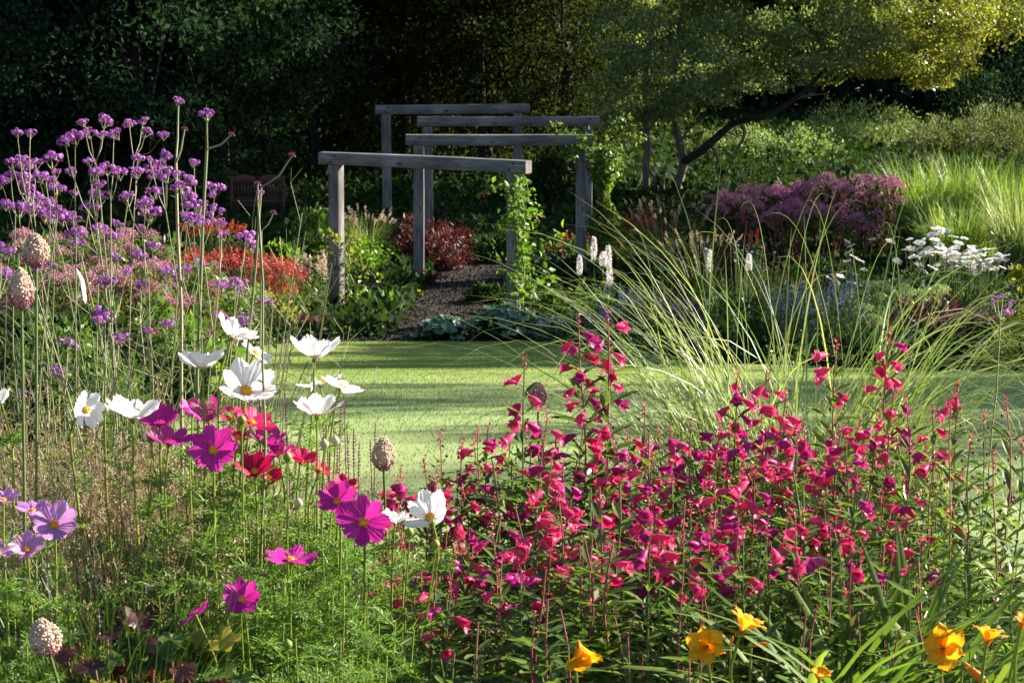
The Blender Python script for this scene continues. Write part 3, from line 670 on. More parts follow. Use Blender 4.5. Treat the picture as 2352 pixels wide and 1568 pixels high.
def spike_plant(name,label,cat,px,top,d,wpx,seed,nspk,ln,w,mspk,mleaf,nleaf=500,leaf=.06,group=None,stem='stem_green',dens=22,base_h=.55,hvar=.25,lwidth=.35,lean=.18,up=.5):
    f=foot(px,d); h=height_at(px,top,d); W_=wpx/upm(d); r=rng(seed)
    t=thing(name,label,cat,f,group); sm=MB(); fm=MB(); lm=MB()
    rx=W_/2*np.sqrt(r.random(nspk)); ra=r.uniform(0,2*PI,nspk); x=rx*np.cos(ra); y=rx*np.sin(ra)*.7
    hz=(h-ln)*(1-hvar*r.random(nspk))*(1-.15*(rx/(W_/2))**2)
    tops=np.stack([x,y,hz],-1); b=tops*np.array([.55,.55,0]); 
    P=b[:,None,:]+(tops-b)[:,None,:]*np.linspace(0,1,4)[None,:,None]
    sm.tubes(P,.0035,3)
    dirs=nrm(np.stack([x*.25/W_+r.normal(0,lean,nspk),r.normal(0,lean,nspk),np.ones(nspk)],-1))
    spike_geo(fm,r,tops,dirs,ln,w,0,dens)
    n=nleaf; LP=np.stack([W_/2*r.uniform(-1,1,n),W_*.35*r.uniform(-1,1,n),h*base_h*r.random(n)**.7],-1)
    LP[:,2]*=np.clip(1.1-(LP[:,0]/(W_*.55))**2,.15,1)
    scatter_leaves(lm,r,LP,leaf,lwidth,up=up,flat=.4)
    o=part('flower_spikes',fm.mesh('flower_spikes',M[mspk]),t,kind='stuff'); part('stems',sm.mesh('stems',M[stem]),t); part('leaves',lm.mesh('leaves',M[mleaf]),t)
    return t
def head_mesh(seed, w, h, n, fl, mats, stalks=True):
    """domed flower head made of many small florets; w wide, h high, sits on z=0"""
    r=rng(seed); mb=MB(); a=r.uniform(0,2*PI,n); q=np.sqrt(r.random(n)); lump=1+.18*np.sin(3*a+seed)
    P=np.stack([w/2*q*np.cos(a)*lump,w/2*q*np.sin(a)*lump,h*(1-q**2)*r.uniform(.75,1.05,n)+r.normal(0,h*.08,n)],-1)
    D=nrm(P*np.array([2/w,2/w,1.2/h])+r.normal(0,.5,(n,3))); s=fl*r.uniform(.6,1.2,n)
    mb.scatter(LEAF_Q[0],LEAF_Q[1],frames(D,r.normal(size=(n,3)),np.stack([s*.8,s,s],-1)),P,0)
    if stalks:
        for k in range(7):
            e=P[r.integers(n)]; mb.tube([[0,0,-h*1.6],e*np.array([.5,.5,0])+[0,0,-h*.35],e*.97],[.02*w,.014*w,.008*w],3,1,cap=False)
    return mb.mesh('flower_head',mats)
def head_plant(name,label,cat,px,top,d,wpx,seed,nhead,heads,mleaf,hw,group=None,nleaf=900,leaf=.12,stem='stem_pink',profile=None,dp=None,hvar=.3,lwidth=.32):
    f=foot(px,d); h=height_at(px,top,d); W_=wpx/upm(d); r=rng(seed); t=thing(name,label,cat,f,group); sm=MB(); lm=MB(); dp=dp or W_*.6
    for k in range(nhead):
        x=W_/2*r.uniform(-1,1); y=dp/2*r.uniform(-1,1)
        z=h*(1-hvar*r.random()**1.3)*(profile(x/(W_/2)) if profile else 1-.12*(x/(W_/2))**2)-.02
        sc=r.uniform(.7,1.25)*hw
        part('flower_head',heads[k%len(heads)],t,mat4(np.array(Matrix.Rotation(r.uniform(0,6.28),3,'Z')@Matrix.Rotation(r.normal(0,.15),3,'X')),(x,y,z),sc))
        sm.tube([[x*.7,y*.7,-.02],[x*.9,y*.9,z*.5],[x,y,z-.12*hw]],[.006,.005,.004],4,cap=False)
    n=nleaf; LP=np.stack([W_/2*r.uniform(-1,1,n),dp/2*r.uniform(-1,1,n),h*.93*r.random(n)**.8],-1)
    if profile: LP[:,2]*=np.array([profile(q) for q in LP[:,0]/(W_/2)])
    scatter_leaves(lm,r,LP,leaf,lwidth,up=-.1,flat=.5)
    part('stems',sm.mesh('stems',M[stem]),t); part('leaves',lm.mesh('leaves',M[mleaf]),t); return t

HE=[head_mesh(400+k,1.0,.38,230,.085,[M['eupat'],M['stem_pink']]) for k in range(4)]
HP=[head_mesh(410+k,1.0,.42,230,.085,[M['eupat_purple'],M['stem_pink']]) for k in range(4)]
HS=[head_mesh(420+k,1.0,.30,120,.11,[M['sedum'],M['stem_pink']]) for k in range(3)]
HL=[head_mesh(430+k,1.0,.35,140,.11,[M['lime'],M['stem_lime']]) for k in range(3)]
HSL=[head_mesh(440+k,1.0,.26,150,.10,[M['sedum_lime'],M['stem_lime']]) for k in range(3)]
def daisy(seed, m1, petals=16, disc=True):
    r=rng(seed); mb=MB(); a=np.arange(petals)*2*PI/petals+r.normal(0,.06,petals)
    D=np.stack([np.cos(a),np.sin(a),r.normal(.12,.12,petals)],-1); U=np.tile([0,0,1.],(petals,1))
    mb.scatter(LEAF_F[0],LEAF_F[1],frames(D,U,np.stack([np.full(petals,.24),np.full(petals,.5),np.full(petals,.4)],-1)),np.zeros((petals,3)),0)
    if disc:
        b=np.arange(8)*2*PI/8; V=np.vstack([np.stack([.13*np.cos(b),.13*np.sin(b),0*b+.03],-1),[0,0,.09]]); mb.add(V,[[k,(k+1)%8,8] for k in range(8)],1)
    return mb.mesh('daisy_flower',[m1,M['centre']])
DW=[daisy(450+k,M['white']) for k in range(3)]; DA=[daisy(455+k,M['aster'],14) for k in range(2)]; DR=[daisy(458+k,M['red_dot'],6,False) for k in range(2)]
def daisy_plant(name,label,cat,pts,d,seed,meshes,size,mleaf,group=None,nleaf=700,leaf=.06,stem='stem_green',tilt=.5,nleaf_h=.7):
    """pts: frame points of the flowers"""
    r=rng(seed); pts=np.array(pts,float); cx=pts[:,0].mean(); f=foot(cx,d); t=thing(name,label,cat,f,group); sm=MB(); lm=MB()
    zs=[]; xs=[]
    for k,(px,py) in enumerate(pts):
        dd=d+r.uniform(-.35,.35); q=at(px,py,dd)-f; xs.append(q[0]); zs.append(q[2])
        R=Matrix.Rotation(r.uniform(0,6.28),3,'Z')@Matrix.Rotation(r.uniform(-.2,.9)*tilt+.25,3,'X')@Matrix.Rotation(r.uniform(0,6.28),3,'Z')
        part('flower',meshes[k%len(meshes)],t,mat4(np.array(R),q,size*r.uniform(.8,1.2)))
        sm.tube([[q[0]*.6,q[1]*.6,-.02],[q[0]*.85,q[1]*.85,q[2]*.5],q-[0,0,.01]],[.005,.004,.003],4,cap=False)
    x0,x1=min(xs)-.1,max(xs)+.1; n=nleaf; h=np.median(zs)
    LP=np.stack([r.uniform(x0,x1,n),r.uniform(-.45,.45,n),h*nleaf_h*r.random(n)**.7],-1)
    scatter_leaves(lm,r,LP,leaf,.35,up=.4,flat=.4)
    part('stems',sm.mesh('stems',M[stem]),t); part('leaves',lm.mesh('leaves',M[mleaf]),t); return t
def grass_clump(name,label,px,top,d,wpx,seed,n,mat,w=.006,group=None,el=(1.1,1.55),droop=(.2,1.1),plume=None,nplume=0,spread=None):
    f=foot(px,d); h=height_at(px,top,d); r=rng(seed); W_=wpx/upm(d); t=thing(name,label,'grass',f,group); mb=MB()
    grass_part(mb,r,n,spread or W_*.3,h*1.12,el,droop,w)
    part('blades',mb.mesh('blades',M[mat]),t,kind='stuff')
    if plume:
        pm=MB(); sm=MB(); b=np.zeros((nplume,3)); b[:,:2]=r.normal(0,W_*.13,(nplume,2)); a=np.arctan2(b[:,1],b[:,0])+r.normal(0,.4,nplume)
        P=arcs(b,a,r.uniform(1.15,1.5,nplume),h*r.uniform(.9,1.08,nplume),r.uniform(.1,.5,nplume),6); sm.tubes(P,.0022,3)
        tips=P[:,-1]; dirs=nrm(P[:,-1]-P[:,-2]); spike_geo(pm,r,tips-dirs*.02,dirs,.11,.028,0,26)
        part('plumes',pm.mesh('plumes',M[plume]),t,kind='stuff'); part('stems',sm.mesh('stems',M['straw']),t)
    return t

# ------------------------------------------------------------------ far borders, left of the pergola
G1='pink eupatorium clumps in the left border'
for i,(px,top,d,w,nh,lab) in enumerate([(40,540,25,230,26,'pink eupatorium clump at the left edge behind the verbena'),(190,520,25.6,200,26,'tallest pink eupatorium clump, behind the verbena stems'),
        (330,525,26.5,180,22,'pink eupatorium clump right of the tallest one'),(420,585,27,170,18,'pink eupatorium clump beside the red persicaria spikes'),(90,610,22,260,20,'lower pink eupatorium clump at the left, in front of the taller ones'),(270,600,22.5,240,20,'lower pink eupatorium clump in the middle of the left border')]):
    head_plant('eupatorium',lab,'plant',px,top,d,w,500+i,int(nh*1.7),HE,'green',.20,G1,hvar=.75,nleaf=1300,leaf=.10)
G2='red persicaria clumps in the left border'
for i,(px,top,d,w,n,ln,m,lab) in enumerate([(470,560,36.5,150,70,.13,'red_spike','red persicaria clump next to the pink eupatorium'),(560,560,36,150,80,.14,'red_spike','red persicaria clump below the garden bench'),
        (640,580,35.5,130,70,.14,'red_spike','red persicaria clump halfway between bench and front post'),(500,495,42,160,50,.12,'orange_spike','orange-red persicaria clump behind the brighter red one'),(600,620,34.6,170,60,.13,'orange_spike','lower orange-tinged persicaria clump at the front'),(685,605,36.6,70,26,.13,'red_spike','small red persicaria clump by the cream flower spikes')]):
    spike_plant('persicaria',lab,'plant',px,top,d,w,520+i,int(n*1.5),ln*1.15,.034,m,'green' if i<4 else 'green_yellow',500,.09,G2,dens=20,base_h=.7)
spike_plant('cream_spires','group of cream flower spires left of the front pergola post','plant',722,560,36.2,70,531,9,.32,.05,'cream','green',260,.08,dens=70,lean=.05)
G3='lime hydrangeas in the left border'
head_plant('hydrangea','lime-green hydrangea with pale domed heads beside the red persicaria','shrub',545,640,33.4,130,540,11,HL,'green_bright',.20,G3,nleaf=600,leaf=.10,stem='stem_lime',hvar=.6)
head_plant('hydrangea','smaller lime hydrangea low at the lawn edge','shrub',600,668,33.8,60,541,4,HL,'green_bright',.17,G3,nleaf=220,leaf=.09,stem='stem_lime',hvar=.6)
head_plant('sedum','low purple sedum mound at the foot of the front post','plant',760,722,35.5,140,550,36,HS,'leaf_red',.11,'purple sedum mounds along the lawn edge',nleaf=260,leaf=.05,hvar=.5,dp=.7)
head_plant('sedum','low purple sedum mound left of the front post','plant',690,722,34.6,90,551,24,HS,'leaf_red',.11,'purple sedum mounds along the lawn edge',nleaf=200,leaf=.05,hvar=.5,dp=.6)
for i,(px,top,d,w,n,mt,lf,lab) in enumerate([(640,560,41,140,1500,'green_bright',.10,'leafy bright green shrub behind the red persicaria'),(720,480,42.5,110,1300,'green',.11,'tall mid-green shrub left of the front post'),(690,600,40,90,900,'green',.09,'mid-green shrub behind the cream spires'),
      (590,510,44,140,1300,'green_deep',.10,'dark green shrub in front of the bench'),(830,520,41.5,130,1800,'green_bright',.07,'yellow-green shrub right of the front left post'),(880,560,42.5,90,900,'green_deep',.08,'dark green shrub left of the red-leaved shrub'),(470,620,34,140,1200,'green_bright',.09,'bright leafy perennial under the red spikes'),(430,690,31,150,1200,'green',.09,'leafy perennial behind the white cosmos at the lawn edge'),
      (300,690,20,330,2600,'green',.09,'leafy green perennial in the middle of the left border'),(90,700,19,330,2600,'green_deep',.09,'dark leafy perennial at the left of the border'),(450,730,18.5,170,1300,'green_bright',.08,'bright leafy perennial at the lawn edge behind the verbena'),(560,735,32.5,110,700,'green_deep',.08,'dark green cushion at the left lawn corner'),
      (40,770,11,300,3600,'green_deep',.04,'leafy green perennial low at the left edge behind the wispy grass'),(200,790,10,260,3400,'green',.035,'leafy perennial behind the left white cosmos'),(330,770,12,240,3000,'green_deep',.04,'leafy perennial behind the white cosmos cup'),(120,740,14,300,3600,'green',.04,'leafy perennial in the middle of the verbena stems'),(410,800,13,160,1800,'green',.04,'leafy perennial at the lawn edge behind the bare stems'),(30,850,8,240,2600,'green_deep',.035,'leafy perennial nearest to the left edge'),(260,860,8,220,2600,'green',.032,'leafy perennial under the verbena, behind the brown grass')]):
    bush('border_shrub',lab,'shrub',px,top,d,w,560+i,n,lf,M[mt],group='shrubs of the left border')
grass_clump('fountain_grass','fluffy-headed fountain grass right of the front left post',842,490,43,110,575,260,'blade_bright',plume='cream',nplume=40,droop=(.3,1.2))
bush('red_shrub','dark red-leaved shrub behind the second pergola post','shrub',985,490,43.2,190,576,4200,.10,M['leaf_red'],width=.22,up=.8,lump=.3)
bush('red_shrub','low dark red shrub right of the second pergola post','shrub',1035,540,42,110,577,1400,.10,M['leaf_red'],width=.22,up=.8)
bush('hellebore','small bright green plant by the path next to the front post','plant',872,668,37.2,80,578,330,.13,M['green_bright'],width=.28,up=.7)
bush('path_perennial','yellowing small plant at the path edge','plant',935,680,38.5,70,579,260,.08,M['green_yellow'])
bush('path_perennial','dark green low plant in front of the second pergola post','plant',930,640,40,90,580,420,.08,M['green_deep'])
bush('path_perennial','small red seedling plants beside the second post','plant',985,620,40,50,581,160,.07,M['leaf_red'])
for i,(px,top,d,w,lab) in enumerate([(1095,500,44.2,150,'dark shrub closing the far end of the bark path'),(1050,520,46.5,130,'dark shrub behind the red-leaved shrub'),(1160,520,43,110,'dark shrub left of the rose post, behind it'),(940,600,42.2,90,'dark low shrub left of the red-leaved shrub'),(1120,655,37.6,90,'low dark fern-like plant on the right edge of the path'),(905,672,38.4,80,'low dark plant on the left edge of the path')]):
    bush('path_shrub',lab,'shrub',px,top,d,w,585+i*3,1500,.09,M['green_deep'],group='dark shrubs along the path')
# blue-green heuchera mounds at the end of the path
def heuchera(label,px,top,d,wpx,seed,n):
    f=foot(px,d); h=height_at(px,top,d); W_=wpx/upm(d); r=rng(seed); t=thing('heuchera',label,'plant',f,'blue-green heuchera mounds at the path mouth'); sm=MB()
    me=[]
    for k in range(3):
        mb=MB(); mb.add(round_leaf(7,.16,28,.16)[0],ROUND[1] if False else round_leaf(7,.16,28,.16)[1]); me.append(mb.mesh('leaf',M['green_blue'],True))
    for k in range(n):
        a=r.uniform(0,2*PI); el=r.random()**.7*PI/2; q=np.array([W_/2*math.cos(a)*math.cos(el),W_/2*.8*math.sin(a)*math.cos(el),h*(.12+.85*math.sin(el))])
        q*=r.uniform(.85,1.03); D=nrm(np.array([math.cos(a),math.sin(a),-.5+r.normal(0,.3)])); U=nrm(np.array([.5*math.cos(a),.5*math.sin(a),1]))
        s=r.uniform(.13,.21); part('leaf',me[k%3],t,mat4(frames(D[None],U[None])[0],q-D*s*.4,s))
        sm.tube([[0,0,-.02],q*.5+[0,0,.03],q-D*s*.1],[.004,.003,.002],3,cap=False)
    lm=MB(); P=np.stack([W_*.4*r.normal(0,.6,160),W_*.3*r.normal(0,.6,160),h*.5*r.random(160)],-1); scatter_leaves(lm,r,P,.10,.8,up=.1)
    part('stems',sm.mesh('stems',M['stem_green']),t); part('inner_leaves',lm.mesh('inner_leaves',M['green_deep']),t,kind='stuff')
heuchera('smaller blue-green heuchera mound on the left, at the path mouth',1022,728,33.75,140,590,75)
heuchera('larger blue-green heuchera mound right of the small one',1160,700,33.8,170,591,90)
heuchera('blue-green heuchera mound at the right end, under the grey spikes',1250,725,33.7,100,592,50)

# ------------------------------------------------------------------ far borders, right of the pergola
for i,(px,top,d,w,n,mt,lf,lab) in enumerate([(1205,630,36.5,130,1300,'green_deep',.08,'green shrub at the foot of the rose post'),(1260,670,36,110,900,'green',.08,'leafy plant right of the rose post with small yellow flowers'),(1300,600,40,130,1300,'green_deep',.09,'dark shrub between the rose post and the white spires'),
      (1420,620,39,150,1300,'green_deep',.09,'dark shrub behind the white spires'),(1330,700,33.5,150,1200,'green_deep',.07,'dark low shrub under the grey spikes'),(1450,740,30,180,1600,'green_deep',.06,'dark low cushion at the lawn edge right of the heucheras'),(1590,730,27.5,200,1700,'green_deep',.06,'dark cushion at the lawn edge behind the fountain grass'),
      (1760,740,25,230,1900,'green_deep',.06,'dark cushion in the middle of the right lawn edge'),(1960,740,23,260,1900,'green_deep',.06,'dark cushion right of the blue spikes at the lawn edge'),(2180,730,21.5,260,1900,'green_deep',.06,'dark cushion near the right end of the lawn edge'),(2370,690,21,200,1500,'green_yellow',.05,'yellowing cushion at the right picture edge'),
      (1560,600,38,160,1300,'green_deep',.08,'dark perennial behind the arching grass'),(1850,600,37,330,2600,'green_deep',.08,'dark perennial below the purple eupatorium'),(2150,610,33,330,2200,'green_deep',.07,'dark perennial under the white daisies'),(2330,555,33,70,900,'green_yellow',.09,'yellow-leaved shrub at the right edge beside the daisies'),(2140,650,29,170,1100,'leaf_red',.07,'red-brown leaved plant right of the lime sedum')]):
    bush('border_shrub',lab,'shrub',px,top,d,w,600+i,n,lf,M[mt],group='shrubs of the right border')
G4='purple-pink eupatorium clumps in the right border'
for i,(px,top,d,w,nh,lab) in enumerate([(1655,450,42,110,14,'leftmost and lowest purple-pink eupatorium clump'),(1725,432,43,120,18,'purple-pink eupatorium clump with a high rounded head'),(1800,430,43.5,110,18,'dark-headed purple-pink eupatorium clump in the middle'),(1880,412,43.5,140,26,'broad purple-pink eupatorium clump'),(1980,402,44,140,28,'tallest purple-pink eupatorium clump beside the bright grass'),(1850,470,42,330,40,'front rank of the purple-pink eupatorium, partly shaded')]):
    head_plant('eupatorium',lab,'plant',px,top,d,w,620+i,nh,HP,'green_deep',.33,G4,nleaf=700,leaf=.14,dp=1.1)
for i,(px,top,d,w,n,lab) in enumerate([(2110,372,45,150,420,'bright green tall grass clump beside the eupatorium'),(2210,365,45.5,150,420,'bright green tall grass clump in the middle of the right side'),(2310,385,45,140,400,'bright green tall grass clump at the right edge'),(2200,455,42,240,420,'lower bright grass clump behind the white daisies'),(2340,430,41,120,260,'pinkish-tipped grass clump at the right edge')]):
    grass_clump('miscanthus',lab,px,top,d,w,630+i,n*2,'blade_bright' if i<4 else 'blade',w=.011,group='tall grass clumps in the right border',droop=(.1,1.5),el=(1.2,1.57))
for i,(px,top,d,w,lab) in enumerate([(1475,480,41.5,100,'red persicaria beside the climber, under the tree trunks'),(1325,520,43,70,'small red persicaria behind the rose post'),(1728,515,39,40,'few red spikes in front of the purple eupatorium'),(1400,540,42.5,60,'small red persicaria left of the grass sprays')]):
    spike_plant('persicaria',lab,'plant',px,top,d,w,640+i,[34,14,9,12][i],.16,.032,'red_spike','green',350,.09,'red persicaria in the right border',dens=24,base_h=.7)
grass_clump('moor_grass','airy straw-coloured grass spray under the tree trunks',1530,470,40,120,650,60,'blade_dark',w=.005,plume='panicle',nplume=36,droop=(.1,.8))
grass_clump('moor_grass','shorter straw-coloured grass spray right of the first',1610,540,38,100,651,50,'blade_dark',w=.005,plume='panicle',nplume=22,droop=(.1,.9))
# white spires
def spire(px,py0,py1,w,d,lab,seed):
    f=foot(px,d); r=rng(seed); t=thing('white_spire',lab,'flower',f,'white flower spires right of the pergola'); b=at(px,py1,d)-f; a=at(px,py0,d)-f
    mb=MB(); n=280; u=r.random(n); P=b+(a-b)*u[:,None]; ww=w/upm(d)*.5*np.sin(np.clip(u*.9+.12,0,1)*PI)**.6
    an=r.uniform(0,2*PI,n); P=P+np.stack([np.cos(an)*ww*.8,np.sin(an)*ww*.8,0*an],-1); D=nrm(np.stack([np.cos(an),np.sin(an),.6+0*an],-1)); s=np.full(n,.035)
    mb.scatter(LEAF_Q[0],LEAF_Q[1],frames(D,r.normal(size=(n,3)),np.stack([s*.8,s,s],-1)),P,0); part('flower_spike',mb.mesh('flower_spike',M['white_spike']),t)
    sm=MB(); sm.tube([[0,0,-.02],b*.5+[.01,0,0],b],[.006,.005,.004],5); part('stem',sm.mesh('stem',M['stem_green']),t)
    lm=MB(); q=b*r.random((30,1))*.7+r.normal(0,.05,(30,3)); q[:,2]=np.abs(q[:,2]); scatter_leaves(lm,r,q,.10,.3); part('leaves',lm.mesh('leaves',M['green']),t)
for i,a in enumerate([(1331,588,632,9,36,'white flower spire, lowest on the left'),(1364,545,600,10,37,'white flower spire, tallest and straight'),(1385,580,612,15,37,'white flower spire with a broad blurred tip'),(1397,565,615,13,37.3,'white flower spire leaning right beside the broad one'),(1400,605,655,11,36.5,'white flower spire, low on the right'),(1720,585,622,11,35,'white flower spire among the arching grass'),(1630,575,625,9,36,'white flower spire behind the fountain grass blades')]):
    spire(*a,650+10*i)
for i,(px,top,d,w,n,ln,m,ml,lab) in enumerate([(1430,635,33.5,140,40,.20,'blue_spike','nepeta_leaf','grey-lilac spiky plant below the white spires'),(1290,712,33.2,110,26,.12,'silver','nepeta_leaf','pale grey spikes right of the heucheras'),(1375,700,32.5,80,24,.13,'blue_spike','nepeta_leaf','small blue-grey spikes at the lawn edge'),
      (1545,662,31,150,90,.16,'purple_spike','green_deep','dark purple salvia behind the fountain grass'),(1460,650,34,80,40,.2,'silver','nepeta_leaf','silvery stems left of the purple salvia'),(1830,632,28,150,46,.26,'blue_spike','nepeta_leaf','lavender-blue perovskia in the middle of the right border'),(1920,610,28.5,140,46,.28,'blue_spike','nepeta_leaf','silver-blue perovskia right of the first'),(2230,690,24,160,70,.14,'salvia','leaf_red','dark red-brown spikes near the right edge'),(2060,690,26,120,40,.13,'salvia','green_deep','dark spikes behind the right half of the fountain grass')]):
    spike_plant('spiky_perennial',lab,'plant',px,top,d,w,700+i,n,ln,.024,m,ml,420,.06,'spiky perennials of the right border',dens=24,base_h=.6,stem='stem_green',hvar=.45)
r=rng(15)
daisy_plant('aster','low blue aster in the shade in front of the eupatorium','plant',[(1700+r.normal(0,55),595+r.normal(0,25)) for _ in range(40)],36,710,DA,.05,'green_deep')
daisy_plant('red_phlox','bright red flowered plant left of the white daisies','plant',[(1820+r.normal(0,48),632+r.normal(0,16)) for _ in range(46)],33,711,DR,.06,'green_deep')
daisy_plant('red_phlox','small red flowered plant behind the perovskia','plant',[(1765+r.normal(0,14),640+r.normal(0,18)) for _ in range(16)],32.5,712,DR,.06,'green_deep')
pts=[(2180+r.normal(0,45),585+r.normal(0,20)) for _ in range(60)]+[(2250+r.normal(0,35),600+r.normal(0,14)) for _ in range(36)]
daisy_plant('shasta_daisy','dense clump of white daisies at the right','plant',pts,33,713,DW,.15,'green')
daisy_plant('shasta_daisy','looser white daisies on long stems above the dense clump','plant',[(2145,525),(2160,535),(2175,530),(2190,545),(2140,540),(2120,552),(2090,550),(2105,565),(2080,575),(2150,550),(2200,560),(2215,548),(2060,600),(2105,590),(2045,555)],33.6,714,DW,.145,'green',nleaf=250)
daisy_plant('shasta_daisy','narrow group of white daisies left of the dense clump','plant',[(1945,555),(1955,565),(1950,580),(1960,590),(1945,600),(2003,550),(1985,620),(1965,630),(1930,635),(1920,650),(1955,650),(1905,640),(1975,600),(1935,625)],33.4,715,DW,.14,'green',nleaf=300)
head_plant('sedum','pale lime sedum with flat heads under the white daisies','plant',2085,630,31,130,720,22,HSL,'green_blue',.20,None,nleaf=400,leaf=.07,stem='stem_lime',hvar=.55,dp=.9)
head_plant('sedum','darker lime sedum left of the paler one','plant',2020,648,30.4,110,721,14,HSL,'green_blue',.20,None,nleaf=300,leaf=.07,stem='stem_lime',hvar=.55,dp=.8)

# ------------------------------------------------------------------ near bed: verbena
def lathe(prof, n=10, mod=None):
    prof=np.asarray(prof,float); a=np.arange(n)*2*PI/n; k=len(prof)
    rr=prof[:,1][:,None]*np.ones(n)[None]; yy=prof[:,0][:,None]*np.ones(n)[None]
    if mod is not None: rr,yy=mod(rr,yy,a)
    V=np.stack([rr*np.cos(a)[None],yy,rr*np.sin(a)[None]],-1).reshape(-1,3)
    i=np.arange(k-1)[:,None]*n; j=np.arange(n)[None]; j2=(j+1)%n
    return V, np.stack([i+j,i+j2,i+n+j2,i+n+j],-1).reshape(-1,4)
def verbena_head(seed):
    r=rng(seed); mb=MB(); K=int(r.integers(3,6)); ph=r.uniform(0,6); sp=r.uniform(.26,.44); a=np.arange(K)*2*PI/K+ph+r.normal(0,.2,K)
    cs=np.concatenate([np.array([[0,0,.15]]),np.stack([sp*np.cos(a),sp*np.sin(a),r.uniform(-.08,.12,K)],-1)])
    for c in cs:
        n=int(r.integers(20,34)); q=r.uniform(.8,1.15); d=nrm(r.normal(size=(n,3))+[0,0,.9]); P=c+d*np.array([.15,.15,.15])*q*r.uniform(.8,1.2,(n,1))
        s=r.uniform(.06,.10,n); M3=frames(nrm(np.cross(d,r.normal(size=(n,3)))),nrm(d+r.normal(0,.35,(n,3))),np.stack([s,s,s],-1))
        a5=np.arange(5)*2*PI/5; tv=np.vstack([np.stack([.8*np.cos(a5),.8*np.sin(a5),0*a5+.1],-1),np.stack([.25*np.cos(a5+.63),.25*np.sin(a5+.63),0*a5],-1)])
        mb.scatter(tv,np.array([[0,5,1],[1,6,2],[2,7,3],[3,8,4],[4,9,0],[5,6,1],[5,7,6],[5,8,7],[5,9,8]]),M3,P,0)
        m=22; d2=nrm(r.normal(size=(m,3))+[0,0,-.65]); P2=c+d2*.11; s2=r.uniform(.07,.12,m)
        mb.scatter(LEAF_Q[0],LEAF_Q[1],frames(d2,r.normal(size=(m,3)),np.stack([s2*.5,s2,s2],-1)),P2,1)
        mb.tube([[0,0,-.42],c*[.6,.6,0]-[0,0,.2],c-[0,0,.05]],[.028,.022,.026],4,2,cap=False)
    return mb.mesh('flower_head',[M['verb'],M['verb_dark'],M['stem_verbena']])
VH=[verbena_head(800+k) for k in range(10)]
def verbena_bud(seed):
    r=rng(seed); mb=MB(); n=30; d=nrm(r.normal(size=(n,3))+[0,0,.4]); s=r.uniform(.15,.25,n)
    mb.scatter(LEAF_Q[0],LEAF_Q[1],frames(d,r.normal(size=(n,3)),np.stack([s*.5,s,s],-1)),d*.2,0); return mb.mesh('bud_head',[M['verb_dark']])
VB=[verbena_bud(k) for k in range(2)]
def zq(lst,oy): return [(x/2.7035*.91875,(y/2.7035+oy)*.91875) for x,y in lst]
HEADS=zq([(115,895),(205,900),(435,950),(505,925),(560,830),(605,895),(715,820),(690,910),(770,910),(875,835),(970,815),(990,895),(1105,915),(80,1105),(155,1100),(245,1105),(350,1080),(480,1155),(375,1170),(310,1205),(255,1190),(165,1195),(70,1185),(600,1095),(720,1135),(650,1170),(800,1165),(930,1070),(1020,1105),(1120,1050),(1090,1110),(1310,1100),(920,1165),(1035,1175),(1130,1185),(1210,1185),(1285,1220),(660,1250),(680,1330),(630,1310),(500,1305),(385,1270),(855,1340),(590,1395),(650,1410),(230,1350),(300,1370),(350,1400),(50,1385),(130,1410),(215,1420),(430,1470),(500,1480),(360,1475),(975,1375),(1010,1445),(1045,1300),(1270,1390),(1275,1330),(1350,1390),(1360,1500),(1440,1430),(1455,1285),(1480,1510),(1250,1460),(790,1510),(670,1545),(5,1225),(170,1270),(1215,1270),(300,1450),(1300,1480)],0)
HEADS+=zq([(685,30),(510,70),(520,140),(760,90),(780,225),(935,205),(1035,150),(955,30),(1350,260),(1500,75),(1660,90),(1700,140),(1590,390),(1510,415),(1640,420),(1790,535),(1125,320),(960,410),(805,770),(460,810),(390,1000),(150,1150),(1465,620),(1130,680),(1000,720),(340,280),(40,340),(10,190),(70,185),(720,395),(250,310),(860,330),(1230,330)],560)
